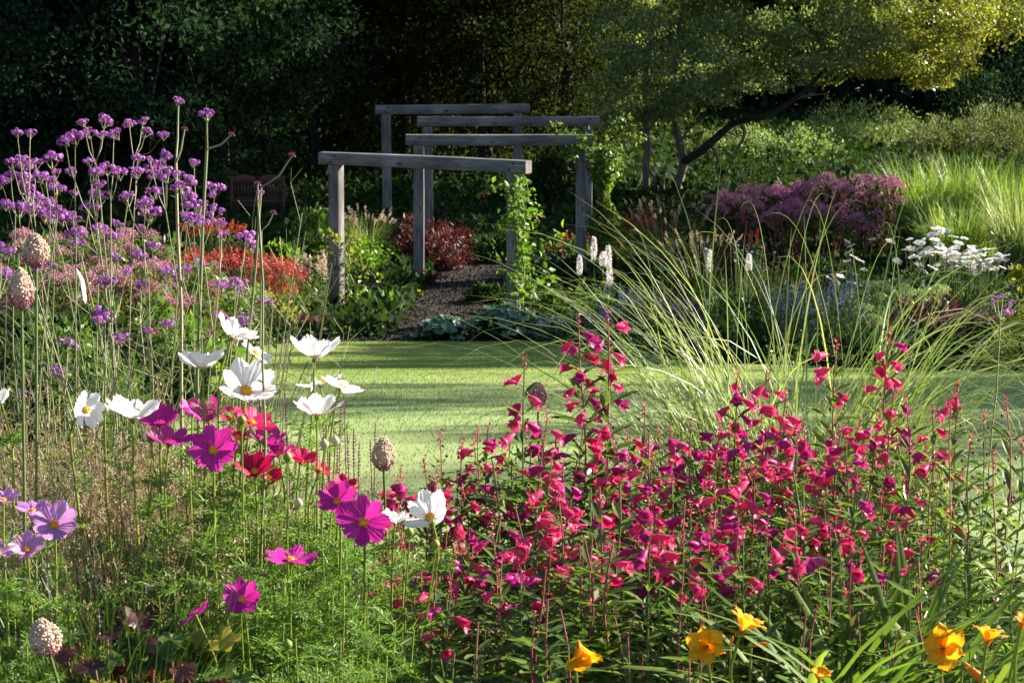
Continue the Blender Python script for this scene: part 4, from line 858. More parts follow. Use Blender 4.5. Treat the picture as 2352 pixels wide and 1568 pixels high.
def verbena(heads, base_px, d, seed, label, group=None, hs=.043, stem_r=.0022, top=None, buds=(), node=None, doubles=False):
    """one plant: an upright square stem that forks in pairs below the flower heads"""
    r=rng(seed); f=foot(base_px,d); t=thing('verbena',label,'flower',f,group); sm=MB()
    H=[at(x,y,d+r.uniform(-.12,.12))-f for x,y in heads]; Bz=[at(x,y,d)-f for x,y in buds]; allp=H+Bz
    zmin=min(p[2] for p in allp); mx=np.mean([p[0] for p in allp])
    nd=np.array([mx*.9+r.normal(0,.01),0,zmin-r.uniform(.05,.10)]) if node is None else at(*node,d)-f
    base=np.zeros(3)
    P=base+(nd-base)*np.linspace(0,1,9)[:,None]; P[1:-1,:2]+=np.cumsum(r.normal(0,.006,(7,2)),0)*np.sin(np.linspace(0,PI,9)[1:-1])[:,None]; P[0,2]=-.02
    sm.tube(P,np.linspace(stem_r*1.5,stem_r,9),4)
    for p in allp:
        q=p-nd; L=np.linalg.norm(q); m1=nd+q*.45+np.array([q[0]*.12,q[1]*.12,-.06*L]); Q=np.array([nd,nd+q*.2+[q[0]*.06,0,-.03*L],m1,nd+q*.75+[q[0]*.05,0,-.02*L],p])
        sm.tube(Q,[stem_r*.75]*3+[stem_r*.6]*2,4,cap=False)
    lm=MB(); k=12; u=r.uniform(.15,.95,k); a=r.uniform(0,6.28,k); LP=np.stack([np.interp(u,np.linspace(0,1,9),P[:,i]) for i in range(3)],-1)
    D=np.stack([np.cos(a),np.sin(a),r.uniform(-.1,.7,k)],-1); s=.09*(1.15-u); lm.scatter(LEAF_F[0],LEAF_F[1],frames(D,np.tile([0,0,1.],(k,1)),np.stack([s*.25,s,s*.5],-1)),LP)
    part('stem',sm.mesh('stem',M['stem_verbena']),t); part('leaves',lm.mesh('leaves',M['green']),t)
    for k,p in enumerate(H):
        R=Matrix.Rotation(r.uniform(0,6.28),3,'Z')@Matrix.Rotation(r.normal(0,.4),3,'X')
        part('flower_head',VH[r.integers(10)],t,mat4(np.array(R),p,hs*r.uniform(.62,1.2)))
    for k,p in enumerate(Bz): part('bud_head',VB[k%2],t,mat4(np.eye(3),p,.02))
    return t
def build_verbenas():
    r=rng(8); left=[h for h in HEADS]; n=0; VG='verbena stems in the left foreground clump'
    while left:
        left.sort(key=lambda h:h[1]); h0=left.pop(0); left.sort(key=lambda h:abs(h[0]-h0[0])*1.2+abs(h[1]-h0[1])*.9)
        k=r.integers(2,5); grp=[h0]
        while left and len(grp)<k and abs(left[0][0]-h0[0])<75 and abs(left[0][1]-h0[1])<90: grp.append(left.pop(0))
        mx=np.mean([g[0] for g in grp]); my=np.mean([g[1] for g in grp]); d=r.uniform(4.75,5.6)
        lab=('verbena with purple heads standing high' if my<400 else 'verbena with purple heads at middle height' if my<520 else 'verbena with purple heads low among stems')
        lab=lab+min(((40,', at the left edge'),(110,', above the pale alliums'),(190,', behind the white feather'),(270,', midway to the tallest pair'),(350,', just left of the tallest pair'),(420,', between the tallest pair'),(490,', just right of the tallest pair'),(560,', before the red persicaria')),key=lambda q:abs(q[0]-mx))[1]
        verbena(grp,mx*.55+110+r.normal(0,105),d,820+n,lab,VG,stem_r=.00125); n+=1
build_verbenas()
verbena([(410,233)],390,4.95,901,'tall verbena with one head and a forked side stem, left of the tallest pair','two tallest verbena stems',node=(404,374),buds=[(424,297)],stem_r=.0030,hs=.044)
verbena([(474,262)],462,4.9,902,'tall thick verbena stem with a rounded top head and two bare side branches','two tallest verbena stems',node=(475,343),buds=[(532,310)],stem_r=.0030,hs=.036)
verbena([(597,445)],585,4.4,903,'verbena in front of the garden bench with small buds','verbena stems leaning to the right',node=(592,462),buds=[(592,424)],stem_r=.0020,hs=.024)
verbena([],545,4.5,904,'long slanting verbena stem that ends in a bud beside the bench','verbena stems leaning to the right',node=(600,430),buds=[(671,358)],stem_r=.0022)
verbena([],600,4.6,905,'short bare verbena stem with one bud right of the bench','verbena stems leaning to the right',node=(600,530),buds=[(628,490)],stem_r=.0018)
verbena([(553,735),(530,738),(568,733)],560,5.2,906,'verbena with a wide low cluster just above the white cosmos','low verbena at the lawn edge',stem_r=.0018)
verbena([(228,720),(225,735),(240,728)],235,4.8,907,'verbena with a dense low cluster in front of the green leaves','low verbena at the lawn edge',stem_r=.0022)
verbena([(2290,683),(2303,678),(2280,690),(2318,700),(2312,720),(2325,716)],2270,6.0,908,'single verbena on a thin pale stem at the right edge',None,node=(2298,735),stem_r=.0016,hs=.026)


# bare stems that cross behind the verbena
def stem_tangle():
    r=rng(930); f=foot(260,5.2); t=thing('bare_stems','tangle of thin bare green stems between the verbena and the cosmos','plant',f); mb=MB(); n=230
    b=np.stack([r.uniform(-1.5,.34,n),r.uniform(-.5,.7,n),np.zeros(n)],-1); e=b+np.stack([r.normal(0,.26,n),r.normal(0,.15,n),r.uniform(.5,1.02,n)],-1); e[:,0]=np.minimum(e[:,0],.40+r.normal(0,.05,n))
    u=np.linspace(0,1,6)[None,:,None]; P=b[:,None]+(e-b)[:,None]*u; P[:,1:5,0]+=r.normal(0,.012,(n,4)); mb.tubes(P,r.uniform(.0008,.0017,n)[:,None]*np.linspace(1.2,.8,6)[None],3)
    for lev,m,l in ((0,5,.11),(1,2,.05)):   # paired side branchlets, then their forks
        if lev==0: k=r.integers(0,n,n*m); q0=e[k]-(e-b)[k]*(r.random((n*m,1))**1.3*.7)
        else: q0=np.repeat(tips,m,0)
        dd=nrm(np.stack([r.normal(0,1,len(q0)),r.normal(0,.6,len(q0)),r.uniform(.5,1.5,len(q0))],-1)); tips=q0+dd*(l*r.uniform(.5,1.3,(len(q0),1)))
        mb.tubes(q0[:,None]+(tips-q0)[:,None]*np.linspace(0,1,3)[None,:,None],.0007 if lev==0 else .0005,3)
    part('stems',mb.mesh('stems',M['stem_verbena']),t,kind='stuff')
    lm=MB(); m=900; k=r.integers(0,n,m); q=b[k]+(e-b)[k]*r.random((m,1)); a=r.uniform(0,6.28,m); L=r.uniform(.02,.06,m); lm.scatter(LEAF_Q[0],LEAF_Q[1],frames(np.stack([np.cos(a),np.sin(a),r.uniform(0,.9,m)],-1),r.normal(size=(m,3))+[0,0,1],np.stack([L*.22,L,L],-1)),q); part('small_leaves',lm.mesh('small_leaves',M['green']),t,kind='stuff')
stem_tangle()

# ------------------------------------------------------------------ alliums
def allium(px,py,d,wpx,hpx,base_px,seed,label,red=.5,tilt=0,r0=.0028):
    r=rng(seed); f=foot(base_px,d); t=thing('allium',label,'flower',f,'drumstick alliums gone pale'); c=at(px,py,d)-f; W_=wpx/upm(d); H_=hpx/upm(d)
    n=760; dv=nrm(r.normal(size=(n,3))); up=dv[:,2]; taper=1-.45*np.clip(up,0,1)
    P=np.stack([dv[:,0]*W_/2*taper,dv[:,1]*W_/2*taper,dv[:,2]*H_/2],-1)*r.uniform(.86,1.04,n)[:,None]; s=W_*r.uniform(.075,.125,n)
    a=np.arange(6)*2*PI/6; bud=np.vstack([[0,0,0],np.stack([.42*np.cos(a),0*a+.55,.42*np.sin(a)],-1),[0,1,0]]); bf=np.array([[0,k+1,(k+1)%6+1] for k in range(6)]+[[7,(k+1)%6+1,k+1] for k in range(6)])
    isr=(up+r.normal(0,.25,n))<(red*2-1.25); 
    for m,sel in ((0,~isr),(1,isr)):
        i=np.where(sel)[0]
        fm=MB(); fm.scatter(bud,bf,frames(dv[i],r.normal(size=(len(i),3)),s[i]),P[i]*.95,0)
        R=Matrix.Rotation(tilt,3,'Y'); part('florets',fm.mesh('florets',[M['allium'] if m==0 else M['allium_red']]),t,mat4(np.array(R),c),kind='stuff',label=None if m==0 else 'dark red lower florets')
    cm=MB(); V,Fc=lathe([(-.5,.01),(-.35,.3),(0,.4),(.3,.28),(.5,.01)],8); V=V[:,[0,2,1]]*np.array([W_,W_,H_])*.85; cm.add(V,Fc); R=Matrix.Rotation(tilt,3,'Y'); part('core',cm.mesh('core',M['allium' if red<.6 else 'allium_red'],True),t,mat4(np.array(R),c))
    sm=MB(); e=c-np.array([math.sin(tilt)*H_*.45,0,H_*.45*math.cos(tilt)]); sm.tube([[0,0,-.02],e*.33+[.01,0,0],e*.66+[.008,0,0],e],[r0*1.2,r0*1.1,r0,r0],6); part('stem',sm.mesh('stem',M['stem_green']),t)
allium(82,576,4.3,56,76,20,940,'pale pointed allium head, upper of the pair at the left edge',.38)
allium(48,664,4.15,57,94,0,941,'pinker allium head, lower of the pair at the left edge',.52)
allium(1235,906,5.2,42,56,1225,942,'dark violet allium head standing in front of the lawn',.7,r0=.0022)
allium(881,1042,4.8,52,78,870,943,'pale allium head behind the magenta cosmos at the lawn edge',.4)
allium(103,1463,3.7,70,86,255,944,'round pale allium head leaning left near the bottom left corner',.25,tilt=-.25)
# white feather caught in the stems
def feather():
    c=at(190,652,4.6); t=thing('feather','slim white feather caught upright among the verbena stems','feather',c); mb=MB(); n=10; s=np.linspace(0,1,n)
    P=np.stack([-.008+.018*s-.02*s**2+0*s,0*s,.03-.068*s],-1); P[:,0]=np.interp(s,[0,.3,1],[-.012,-.002,.004]); w=np.interp(s,[0,.1,.5,.9,1],[.0005,.003,.0055,.004,.001])
    mb.blades(P[None],w[None],np.array([[.85,-.5,.1]]),0,fold=.35); part('vane',mb.mesh('vane',M['white'],True),t)
    sm=MB(); sm.tube(P+[0,-.001,0],[.0006]*n,4); part('quill',sm.mesh('quill',M['cream']),t)
feather()

# ------------------------------------------------------------------ cosmos
def petal_mesh(seed, mat):
    r=rng(seed); nu,nv=13,9; mb=MB(); V=[]
    for j in range(nv):
        v=j/(nv-1); w=np.interp(v,[0,.15,.45,.75,.92,1],[.05,.13,.25,.315,.30,.23])
        for i in range(nu):
            u=-1+2*i/(nu-1); tooth=(.075*abs(math.sin(u*1.5*PI+PI/2))-.09*u*u) if j==nv-1 else 0
            V.append((w*u, v*1.0+tooth-.06*u*u*v, .16*v*v*(.7)-.05*u*u*v+.022*math.cos(u*4*PI)*min(1,v*1.5)*(1.1-abs(u))+r.normal(0,.006)+.05*math.sin(v*5+seed)*u*v))
    i=np.arange(nv-1)[:,None]*nu+np.arange(nu-1)[None]; mb.add(V,np.stack([i,i+1,i+nu+1,i+nu],-1).reshape(-1,4)); return mb.mesh('petal',[mat],True)
PET={c:[petal_mesh(960+k,M[c]) for k in range(4)] for c in ('white','magenta','cherry','deepred','lilac')}
def disc_mesh():
    r=rng(970); mb=MB(); n=90; d=nrm(r.normal(size=(n,3))); d[:,2]=np.abs(d[:,2]); s=r.uniform(.05,.09,n)
    V,Fc=lathe([(0,.15),(.05,.16),(.1,.12),(.13,.01)],10); mb.add(V[:,[0,2,1]],Fc[:,::-1],0)
    mb.scatter(LEAF_Q[0],LEAF_Q[1],frames(d,r.normal(size=(n,3)),np.stack([s*.6,s*1.3,s],-1)),d*np.array([.14,.14,.10])+[0,0,.03],0); return mb.mesh('centre',[M['centre']])
def calyx_mesh():
    mb=MB(); V,Fc=lathe([(-.16,.02),(-.12,.07),(-.05,.10),(.0,.09)],8); mb.add(V[:,[0,2,1]],Fc,0); a=np.arange(8)*2*PI/8; D=np.stack([np.cos(a),np.sin(a),0*a-.1],-1)
    mb.scatter(LEAF_Q[0],LEAF_Q[1],frames(D,np.tile([0,0,1.],(8,1)),np.tile([.09,.2,.2],(8,1))),np.tile([0,0,-.05],(8,1)),0); return mb.mesh('calyx',[M['stem_lime']])
DISC=disc_mesh(); CAL=calyx_mesh()
def feather_leaves(mb, r, o, D, L, mat=0, pairs=7, w=.00125):
    """thread-leaved fronds: o origins, D directions, L lengths"""
    N=len(o); D=nrm(D); S=nrm(np.cross(D,r.normal(size=(N,3))*.5+np.array([0,0,1]))); U=np.cross(S,D)
    st=[];en=[]
    rach=np.stack([o,o+D*L[:,None]],1)
    mids=[(o,o+D*L[:,None])]
    for k in range(pairs):
        t=(k+.8)/(pairs+.6); p=o+D*(L*t)[:,None]-np.array([0,0,.12])*(L*t*t)[:,None]
        for sg in(-1,1):
            d=nrm(D*.75+S*sg*.8+U*r.normal(.1,.3,(N,1))); l=L*(.42-.28*t)*r.uniform(.8,1.25,N); e=p+d*l[:,None]; mids.append((p,e))
            for t2 in(.35,.65):
                q=p+d*(l*t2)[:,None]
                for s2 in(-1,1):
                    d2=nrm(d*.8+np.cross(d,U)*s2*.75+U*r.normal(0,.25,(N,1))); mids.append((q,q+d2*(l*.42)[:,None]))
    A=np.concatenate([a for a,b in mids]); B=np.concatenate([b for a,b in mids]); T=B-A; sd=nrm(np.cross(T,r.normal(size=T.shape)))
    V=np.stack([A-sd*w,A+sd*w,B+sd*w*.3,B-sd*w*.3],1); mb.add(V.reshape(-1,3),np.arange(4*len(A)).reshape(-1,4),mat)
def cosmos_foliage(seed,h,n,rad):
    r=rng(seed); fm=MB(); sm=MB(); K=9; a=r.uniform(0,6.28,K); b=np.zeros((K,3)); e=np.stack([rad*np.cos(a)*r.uniform(.3,1,K),rad*np.sin(a)*r.uniform(.3,1,K),h*r.uniform(.7,1.02,K)],-1)
    u=np.linspace(0,1,6)[None,:,None]; P=b[:,None]+(e-b)[:,None]*u; P[:,:,:2]+=(e[:,None,:2])*.25*np.sin(u*PI); sm.tubes(P,np.linspace(.0032,.0014,6)[None]*np.ones((K,1)),4)
    k=r.integers(0,K,n); t=r.uniform(.12,1,n); o=np.stack([np.array([np.interp(tt,np.linspace(0,1,6),P[kk,:,q]) for tt,kk in zip(t,k)]) for q in range(3)],-1)
    az=r.uniform(0,6.28,n); D=np.stack([np.cos(az),np.sin(az),r.uniform(-.1,.9,n)],-1); feather_leaves(fm,r,o,D,r.uniform(.07,.13,n)*(1.1-.35*t))
    return fm.mesh('foliage',M['feather_leaf']), sm.mesh('stems',M['stem_lime'])
CF=[cosmos_foliage(980+k,.62,135,.16) for k in range(3)]
def cosmos(px,py,d,w,color,normal,cup,base_px,label,seed,petals=8,spread=360,group=None,roll=None,flat=None):
    """w: width across in frame units; normal: facing; cup: degrees the petals rise above flat"""
    r=rng(seed); f=foot(base_px,d+r.uniform(-.05,.15)); t=thing('cosmos',label,'flower',f,group); c=at(px,py,d)-f
    n=nrm(np.array(normal,float)); L=(w/upm(d))/2/max(.5,math.cos(math.radians(cup))*.96)
    R0=Vector(n).to_track_quat('Z','Y').to_matrix().to_4x4()
    roll=r.uniform(0,1) if roll is None else roll
    for k in range(petals):
        a=roll+k*math.radians(spread)/petals+r.normal(0,.05); cu=math.radians(cup+r.normal(0,6))
        mm=Matrix.Translation(ro(c))@R0@Matrix.Rotation(a,4,'Z')@Matrix.Translation((0,L*.08,0))@Matrix.Rotation(cu,4,'X')@Matrix.Rotation(r.normal(0,.12),4,'Y')@Matrix.Scale(L*r.uniform(.92,1.04),4)
        part('petal',PET[color][r.integers(4)],t,mm)
    part('centre',DISC,t,Matrix.Translation(ro(c))@R0@Matrix.Translation((0,0,L*.02))@Matrix.Scale(L,4)); part('calyx',CAL,t,Matrix.Translation(ro(c))@R0@Matrix.Translation((0,0,-L*.02))@Matrix.Scale(L,4))
    e=c-n*L*.15; m=e-n*.05-np.array([0,0,.03]); Q=np.array([[0,0,-.02],e*.45+r.normal(0,.012,3)*[1,1,0],e*.75+[0,0,-.02]-n*np.array([.03,.03,0]),m,e])
    s=np.linspace(0,1,5); ss=np.linspace(0,1,13); Q=np.stack([np.interp(ss,s,Q[:,k]) for k in range(3)],-1); Q[1:-1]=.25*Q[:-2]+.5*Q[1:-1]+.25*Q[2:]
    sm=MB(); sm.tube(Q,np.linspace(.0034,.0018,13),5); part('stem',sm.mesh('stem',M['stem_lime']),t)
    fm=MB(); k=8; i=r.integers(3,10,k); az=r.uniform(0,6.28,k); feather_leaves(fm,r,Q[i],np.stack([np.cos(az),np.sin(az),r.uniform(.2,.9,k)],-1),r.uniform(.05,.10,k)); part('leaves',fm.mesh('leaves',M['feather_leaf']),t)
    return t
GW='white cosmos above the cosmos foliage'; GM='magenta cosmos in front'; GP='pale pink cosmos at the left edge'
CO=[(532,776,4.5,96,'white',(.45,.30,.85),28,480,'white cosmos with petals fanned up, highest of the white ones',GW),
 (585,812,4.55,84,'white',(.62,-.05,.78),8,560,'white cosmos tilting down to the right, touching the highest one',GW),
 (465,846,4.5,104,'white',(-.04,.12,.98),32,462,'white cup-shaped cosmos seen from the side, left of the highest one',GW),
 (565,900,4.4,120,'white',(.22,-.62,.75),30,560,'white cosmos with a yellow centre facing the viewer, over the magenta blooms',GW),
 (723,822,4.6,110,'white',(.06,.10,.99),32,640,'white cup-shaped cosmos on a dark slanting stem in front of the lawn',GW),
 (735,882,4.65,95,'white',(-.25,.10,.95),6,690,'flat white cosmos seen edge on, left of its twin in front of the lawn',GW),
 (782,890,4.6,90,'white',(.35,.02,.92),10,720,'flat white cosmos sloping to the right in front of the lawn',GW),
 (728,955,4.5,95,'white',(.0,.10,.98),36,715,'white cosmos cup with greenish base in front of the dark salvia spikes',GW),
 (196,940,4.3,82,'white',(.72,-.66,.2),14,230,'white cosmos turned to the right with a yellow centre, over the brown grass',GW),
 (306,962,4.3,112,'white',(.05,-.02,.98),32,330,'white cosmos cup left of the magenta blooms',GW),
 (2,925,4.2,60,'white',(-.3,-.3,.9),30,10,'white cosmos cut off by the left edge',GW),
 (990,1190,4.2,104,'white',(-.25,-.62,.72),34,880,'broad white cosmos standing in front of the penstemon',GW),
 (907,1200,4.3,62,'white',(.1,.05,.98),34,880,'small white cosmos cup beside the broad one, before the penstemon',GW),
 (366,975,4.45,84,'magenta',(.05,-.35,.93),34,360,'magenta cosmos beside the white cup at the upper left of the magenta group',GM),
 (478,965,4.6,80,'magenta',(-.1,-.3,.94),36,480,'magenta cosmos at the back, top middle of the magenta group',GM),
 (578,972,4.4,96,'cherry',(.35,-.15,.92),14,560,'cherry red cosmos sloping right under the facing white one',GM),
 (442,952,4.65,62,'magenta',(.1,-.2,.95),34,445,'magenta cosmos half hidden at the back left of the group',GM),
 (545,1005,4.5,60,'cherry',(.2,-.2,.95),24,540,'cherry cosmos squeezed in the middle of the group',GM),
 (640,1045,4.45,66,'magenta',(-.2,-.2,.95),26,630,'magenta cosmos behind the yellow-green stems',GM),
 (620,1098,4.4,50,'deepred',(.3,-.4,.85),30,610,'small crimson cosmos beside the low deep crimson one',GM),
 (790,1120,4.35,60,'cherry',(.3,-.3,.9),24,770,'cherry cosmos behind the upper of the lower pair',GM),
 (530,960,4.7,60,'cherry',(0,-.3,.95),25,525,'small cherry cosmos behind the sloping red one',GM),
 (388,1018,4.3,100,'magenta',(.2,-.15,.96),20,380,'two-toned magenta cosmos seen edge on at the left of the group',GM),
 (490,1035,4.2,104,'magenta',(.1,-.80,.58),14,480,'magenta cosmos with a bright yellow centre facing the viewer in the middle of the group',GM),
 (610,1020,4.45,88,'magenta',(.2,-.15,.95),26,600,'magenta cosmos seen from the side, right of the group',GM),
 (585,1085,4.35,80,'deepred',(.0,-.5,.85),32,580,'deep crimson cosmos hanging low under the group',GM),
 (690,1060,4.5,70,'cherry',(.2,-.2,.95),26,680,'cherry cosmos at the right end of the group among yellow stems',GM),
 (735,1078,4.5,44,'cherry',(.5,-.3,.8),26,720,'small cherry cosmos on the right of the yellow stems',GM),
 (775,1152,4.25,86,'magenta',(-.05,-.75,.65),16,760,'magenta cosmos with an orange centre, upper of the lower pair',GM),
 (835,1200,4.1,112,'magenta',(.02,-.82,.56),8,830,'wide magenta cosmos with a yellow centre, lower of the pair beside the white ones',GM),
 (668,1288,4.0,108,'magenta',(.05,-.1,.99),12,652,'magenta cosmos seen edge on above a straight pale stem',GM),
 (556,1376,3.9,84,'magenta',(-.05,-.75,.66),16,590,'magenta cosmos bloom alone in the green foliage at lower middle',GM),
 (448,1412,3.85,86,'magenta',(-.62,.1,.78),4,560,'magenta cosmos seen edge on, slanting, near the bottom',GM),
 (8,1150,3.9,70,'lilac',(.1,-.2,.97),22,10,'pale pink cosmos cut off by the left edge',GP),
 (76,1175,4.1,78,'lilac',(0,-.22,.97),12,60,'pale pink cosmos seen edge on behind the open one',GP),
 (125,1206,4.0,98,'lilac',(.12,-.72,.68),20,95,'open pale pink cosmos with striped petals and an orange centre',GP),
 (62,1264,3.95,78,'lilac',(.05,-.55,.83),24,66,'pale pink cosmos cup low at the left',GP),
 (-4,1272,3.9,56,'lilac',(.3,-.3,.9),26,0,'pale pink cosmos half hidden at the left edge, lowest',GP)]
for i,(px,py,d,w,c,nn,cu,bp,lab,g) in enumerate(CO): cosmos(px,py,d,w,c,nn,cu,bp,lab,1000+i,group=g,petals=8 if w>62 else 7)
def cosmos_bush(px,top,d,i,lab,g='leafy cosmos plants without open flowers',wd=1.0):
    f=foot(px,d); h=height_at(px,top,d); a,b=CF[i%3]; t=thing('cosmos_plant',lab,'plant',f,g,rz=i*1.1); s=h/.62; t.scale=(s*wd,s*wd,s); part('foliage',a,t); part('stems',b,t)
r=rng(41); i=0
for px,top,d in [(400,1090,4.5),(470,1060,4.6),(540,1110,4.4),(610,1080,4.5),(680,1110,4.5),(740,1180,4.4),(800,1250,4.3),(520,1230,4.1),(600,1250,4.1),(680,1300,4.0),(760,1340,4.0),(820,1400,3.95),(640,1440,3.8),(720,1450,3.8),(800,1480,3.8),(580,1150,4.3),(860,1300,4.4)]:
    lm=min(((350,'white cup-shaped bloom at the left'),(390,'two-toned magenta bloom'),(490,'facing magenta bloom'),(590,'low deep crimson bloom'),(680,'cherry bloom among the yellow stems'),(775,'lower magenta pair'),(870,'small white cup')),key=lambda q:abs(q[0]-px))[1]
    cosmos_bush(px,top,d,i,'thread-leaved cosmos plant '+('just below the ' if top<1160 else 'well below the ' if top<1320 else 'at the bottom edge under the ')+lm,wd=1.1); i+=1
for px,top,d in [(10,1330,4.0),(70,1345,4.0),(120,1390,4.0),(30,1420,3.85),(0,1480,3.8)]:
    cosmos_bush(px,top,d,i,'thread-leaved cosmos plant below the pale pink blooms at the left edge','cosmos plants below the pale pink blooms'); i+=1
# seed heads and buds of the cosmos
def cosmos_bud(px,py,d,base_px,lab,seed,size=.011,mat='stem_lime'):
    r=rng(seed); f=foot(base_px,d); c=at(px,py,d)-f; t=thing('cosmos_bud',lab,'flower bud',f,'cosmos buds and seed heads'); mb=MB()
    V,Fc=lathe([(-.8,.1),(-.5,.55),(0,.8),(.5,.6),(.9,.1)],8); mb.add(V[:,[0,2,1]]*size,Fc,0); part('bud',mb.mesh('bud',M[mat],True),t,Matrix.Translation(ro(c)))
    cm=MB(); a=np.arange(8)*2*PI/8; cm.scatter(LEAF_Q[0],LEAF_Q[1],frames(np.stack([np.cos(a),np.sin(a),0*a-.1],-1),np.tile([0,0,1.],(8,1)),np.tile([size*.6,size*1.5,size],(8,1))),np.tile(c-[0,0,size*.8],(8,1))); part('sepals',cm.mesh('sepals',M['green_bright']),t)
    sm=MB(); sm.tube([[0,0,-.02],c*.5+r.normal(0,.01,3),c*.8+[0,0,-.01],c-[0,0,size*.8]],[.0024,.002,.0017,.0014],5); part('stem',sm.mesh('stem',M['stem_lime']),t)
for i,(px,py,d,b,m,lab) in enumerate([(345,1000,4.3,470,'stem_lime','green tufted bud on a thick curved stem left of the magenta group'),(435,1035,4.25,440,'stem_lime','round green bud in front of the two-toned magenta bloom'),(660,1050,4.3,640,'stem_lime','green bud under the right end of the magenta group'),(745,1020,4.3,700,'cream','fading cream seed head right of the yellow stems'),(770,1012,4.35,700,'cream','second fading cream seed head beside the first'),(555,965,4.2,550,'stem_lime','green bud hanging in front of the cherry blooms'),(685,1155,4.2,670,'cream','pinkish closed bud among the yellow stems'),(940,1222,4.2,880,'stem_lime','green bud between the two white cosmos before the penstemon'),(1000,1250,4.2,890,'stem_lime','green seed head below the broad white cosmos'),(660,1480,3.8,650,'stem_lime','pale seed head on the long straight stem near the bottom'),(240,938,4.35,235,'cream','brown seed head touching the white cosmos over the brown grass'),(553,1392,3.9,565,'panicle','small brown bud beside the lone magenta bloom')]):
    cosmos_bud(px,py,d,b,lab,1100+i,mat=m)

# ------------------------------------------------------------------ penstemon
def bell_mesh(seed, mats):
    r=rng(seed); n=12
    def mod(rr,yy,a):
        lob=np.cos(5*a+.4)
        rr=rr.copy(); yy=yy.copy(); rr[-1]*=1+.24*lob; yy[-1]+=.07*lob-.08*np.sin(a); rr[-2]*=1+.07*lob; rr[2:]*=(1+.12*np.sin(a))[None]; return rr,yy
    mb=MB(); V,Fc=lathe([(0,.07),(.07,.13),(.22,.18),(.44,.27),(.70,.31),(.88,.32),(1.0,.46)],n,mod); V=V*[1,1,.85]; V[:,2]-=.10*V[:,1]**2; V+=r.normal(0,.008,V.shape)
    mb.add(V,Fc,0); k=3*n   # pale throat lies just inside
    V2=V[4*n:6*n].copy(); V2[:,[0,2]]*=.93; mb.add(V2,Fc[:n],1)
    a=np.arange(5)*2*PI/5; D=np.stack([.45*np.cos(a),np.ones(5),.45*np.sin(a)],-1); mb.scatter(LEAF_Q[0],LEAF_Q[1],frames(D,np.stack([np.cos(a),0*a,np.sin(a)],-1),np.tile([.10,.2,.2],(5,1))),np.tile([0,-.02,0],(5,1)),2)
    mb.tube([[0,-.35,.1],[0,-.15,.04],[0,0,0]],[.02,.022,.04],4,2,cap=False)
    return mb.mesh('bell',mats,True)
BELL=[bell_mesh(1200+k,[M['pen'] if k%3 else M['pen2'],M['pen_throat'],M['stem_pink']]) for k in range(6)]
def bud_mesh(seed):
    r=rng(seed); mb=MB()
    for k in range(7):
        a=k*2.4; z=k*.35; c=np.array([.22*math.cos(a),.22*math.sin(a),z]); mb.scatter(LEAF_Q[0],LEAF_Q[1],frames(nrm(r.normal(size=(6,3))+[0,0,.8]),r.normal(size=(6,3)),np.tile([.16,.42,.3],(6,1))),np.tile(c,(6,1)),k%2)
    return mb.mesh('bud_tip',[M['stem_pink'],M['pen']])
BUDT=[bud_mesh(1210+k) for k in range(3)]
def calyx_seed(seed):
    mb=MB(); r=rng(seed); a=np.arange(5)*2*PI/5; mb.scatter(LEAF_Q[0],LEAF_Q[1],frames(np.stack([.6*np.cos(a),.6*np.sin(a),np.ones(5)],-1),np.stack([np.cos(a),np.sin(a),0*a],-1),np.tile([.5,1,1],(5,1))),np.zeros((5,3)),0); V,Fc=lathe([(0,.2),(.3,.32),(.7,.22),(1.1,.02)],6); mb.add(V[:,[0,2,1]],Fc,1); return mb.mesh('seed_capsule',[M['salvia'],M['stem_pink']])
SEEDC=calyx_seed(1)
def pen_stem(seed):
    """stem of height 1 with paired lance leaves; returns meshes and its centre line"""
    r=rng(seed); s=np.linspace(0,1,10); ph=r.uniform(0,6.28); P=np.stack([.05*np.sin(s*2.2)*math.cos(ph)+.012*np.sin(s*9+ph),.05*np.sin(s*2.2)*math.sin(ph),s],-1); P-=P[0]
    sm=MB(); sm.tube(P,np.interp(s,[0,1],[.0042,.0018]),5); lm=MB(); o=[];D=[];L=[]
    for k in range(19):
        u=.14+k*.042
        for sg in(0,PI):
            a=k*PI/2+sg+r.normal(0,.25); o.append([np.interp(u,s,P[:,q]) for q in range(3)]); D.append([math.cos(a),math.sin(a),r.uniform(.1,.9)]); L.append((.145-.085*u)*r.uniform(.75,1.2))
    o=np.array(o);D=np.array(D);L=np.array(L); lm.scatter(LEAF_F[0],LEAF_F[1],frames(D,np.tile([0,0,1.],(len(o),1)),np.stack([L*.25,L,L*.6],-1)),o)
    m=34; u=r.uniform(.12,.8,m); o=np.stack([np.interp(u,s,P[:,q]) for q in range(3)],-1); a=r.uniform(0,6.28,m); D=np.stack([np.cos(a),np.sin(a),r.uniform(.5,1.2,m)],-1); L=r.uniform(.04,.08,m); lm.scatter(LEAF_Q[0],LEAF_Q[1],frames(D,r.normal(size=(m,3))+[0,0,1],np.stack([L*.2,L,L],-1)),o+D*.015)
    return sm, lm, P
PST=[]
for k in range(7):
    a,b,P=pen_stem(1220+k); PST.append((a.mesh('stem',M['stem_pink'] if k%3 else M['stem_green']),b.mesh('leaves',M['pen_leaf']),P))
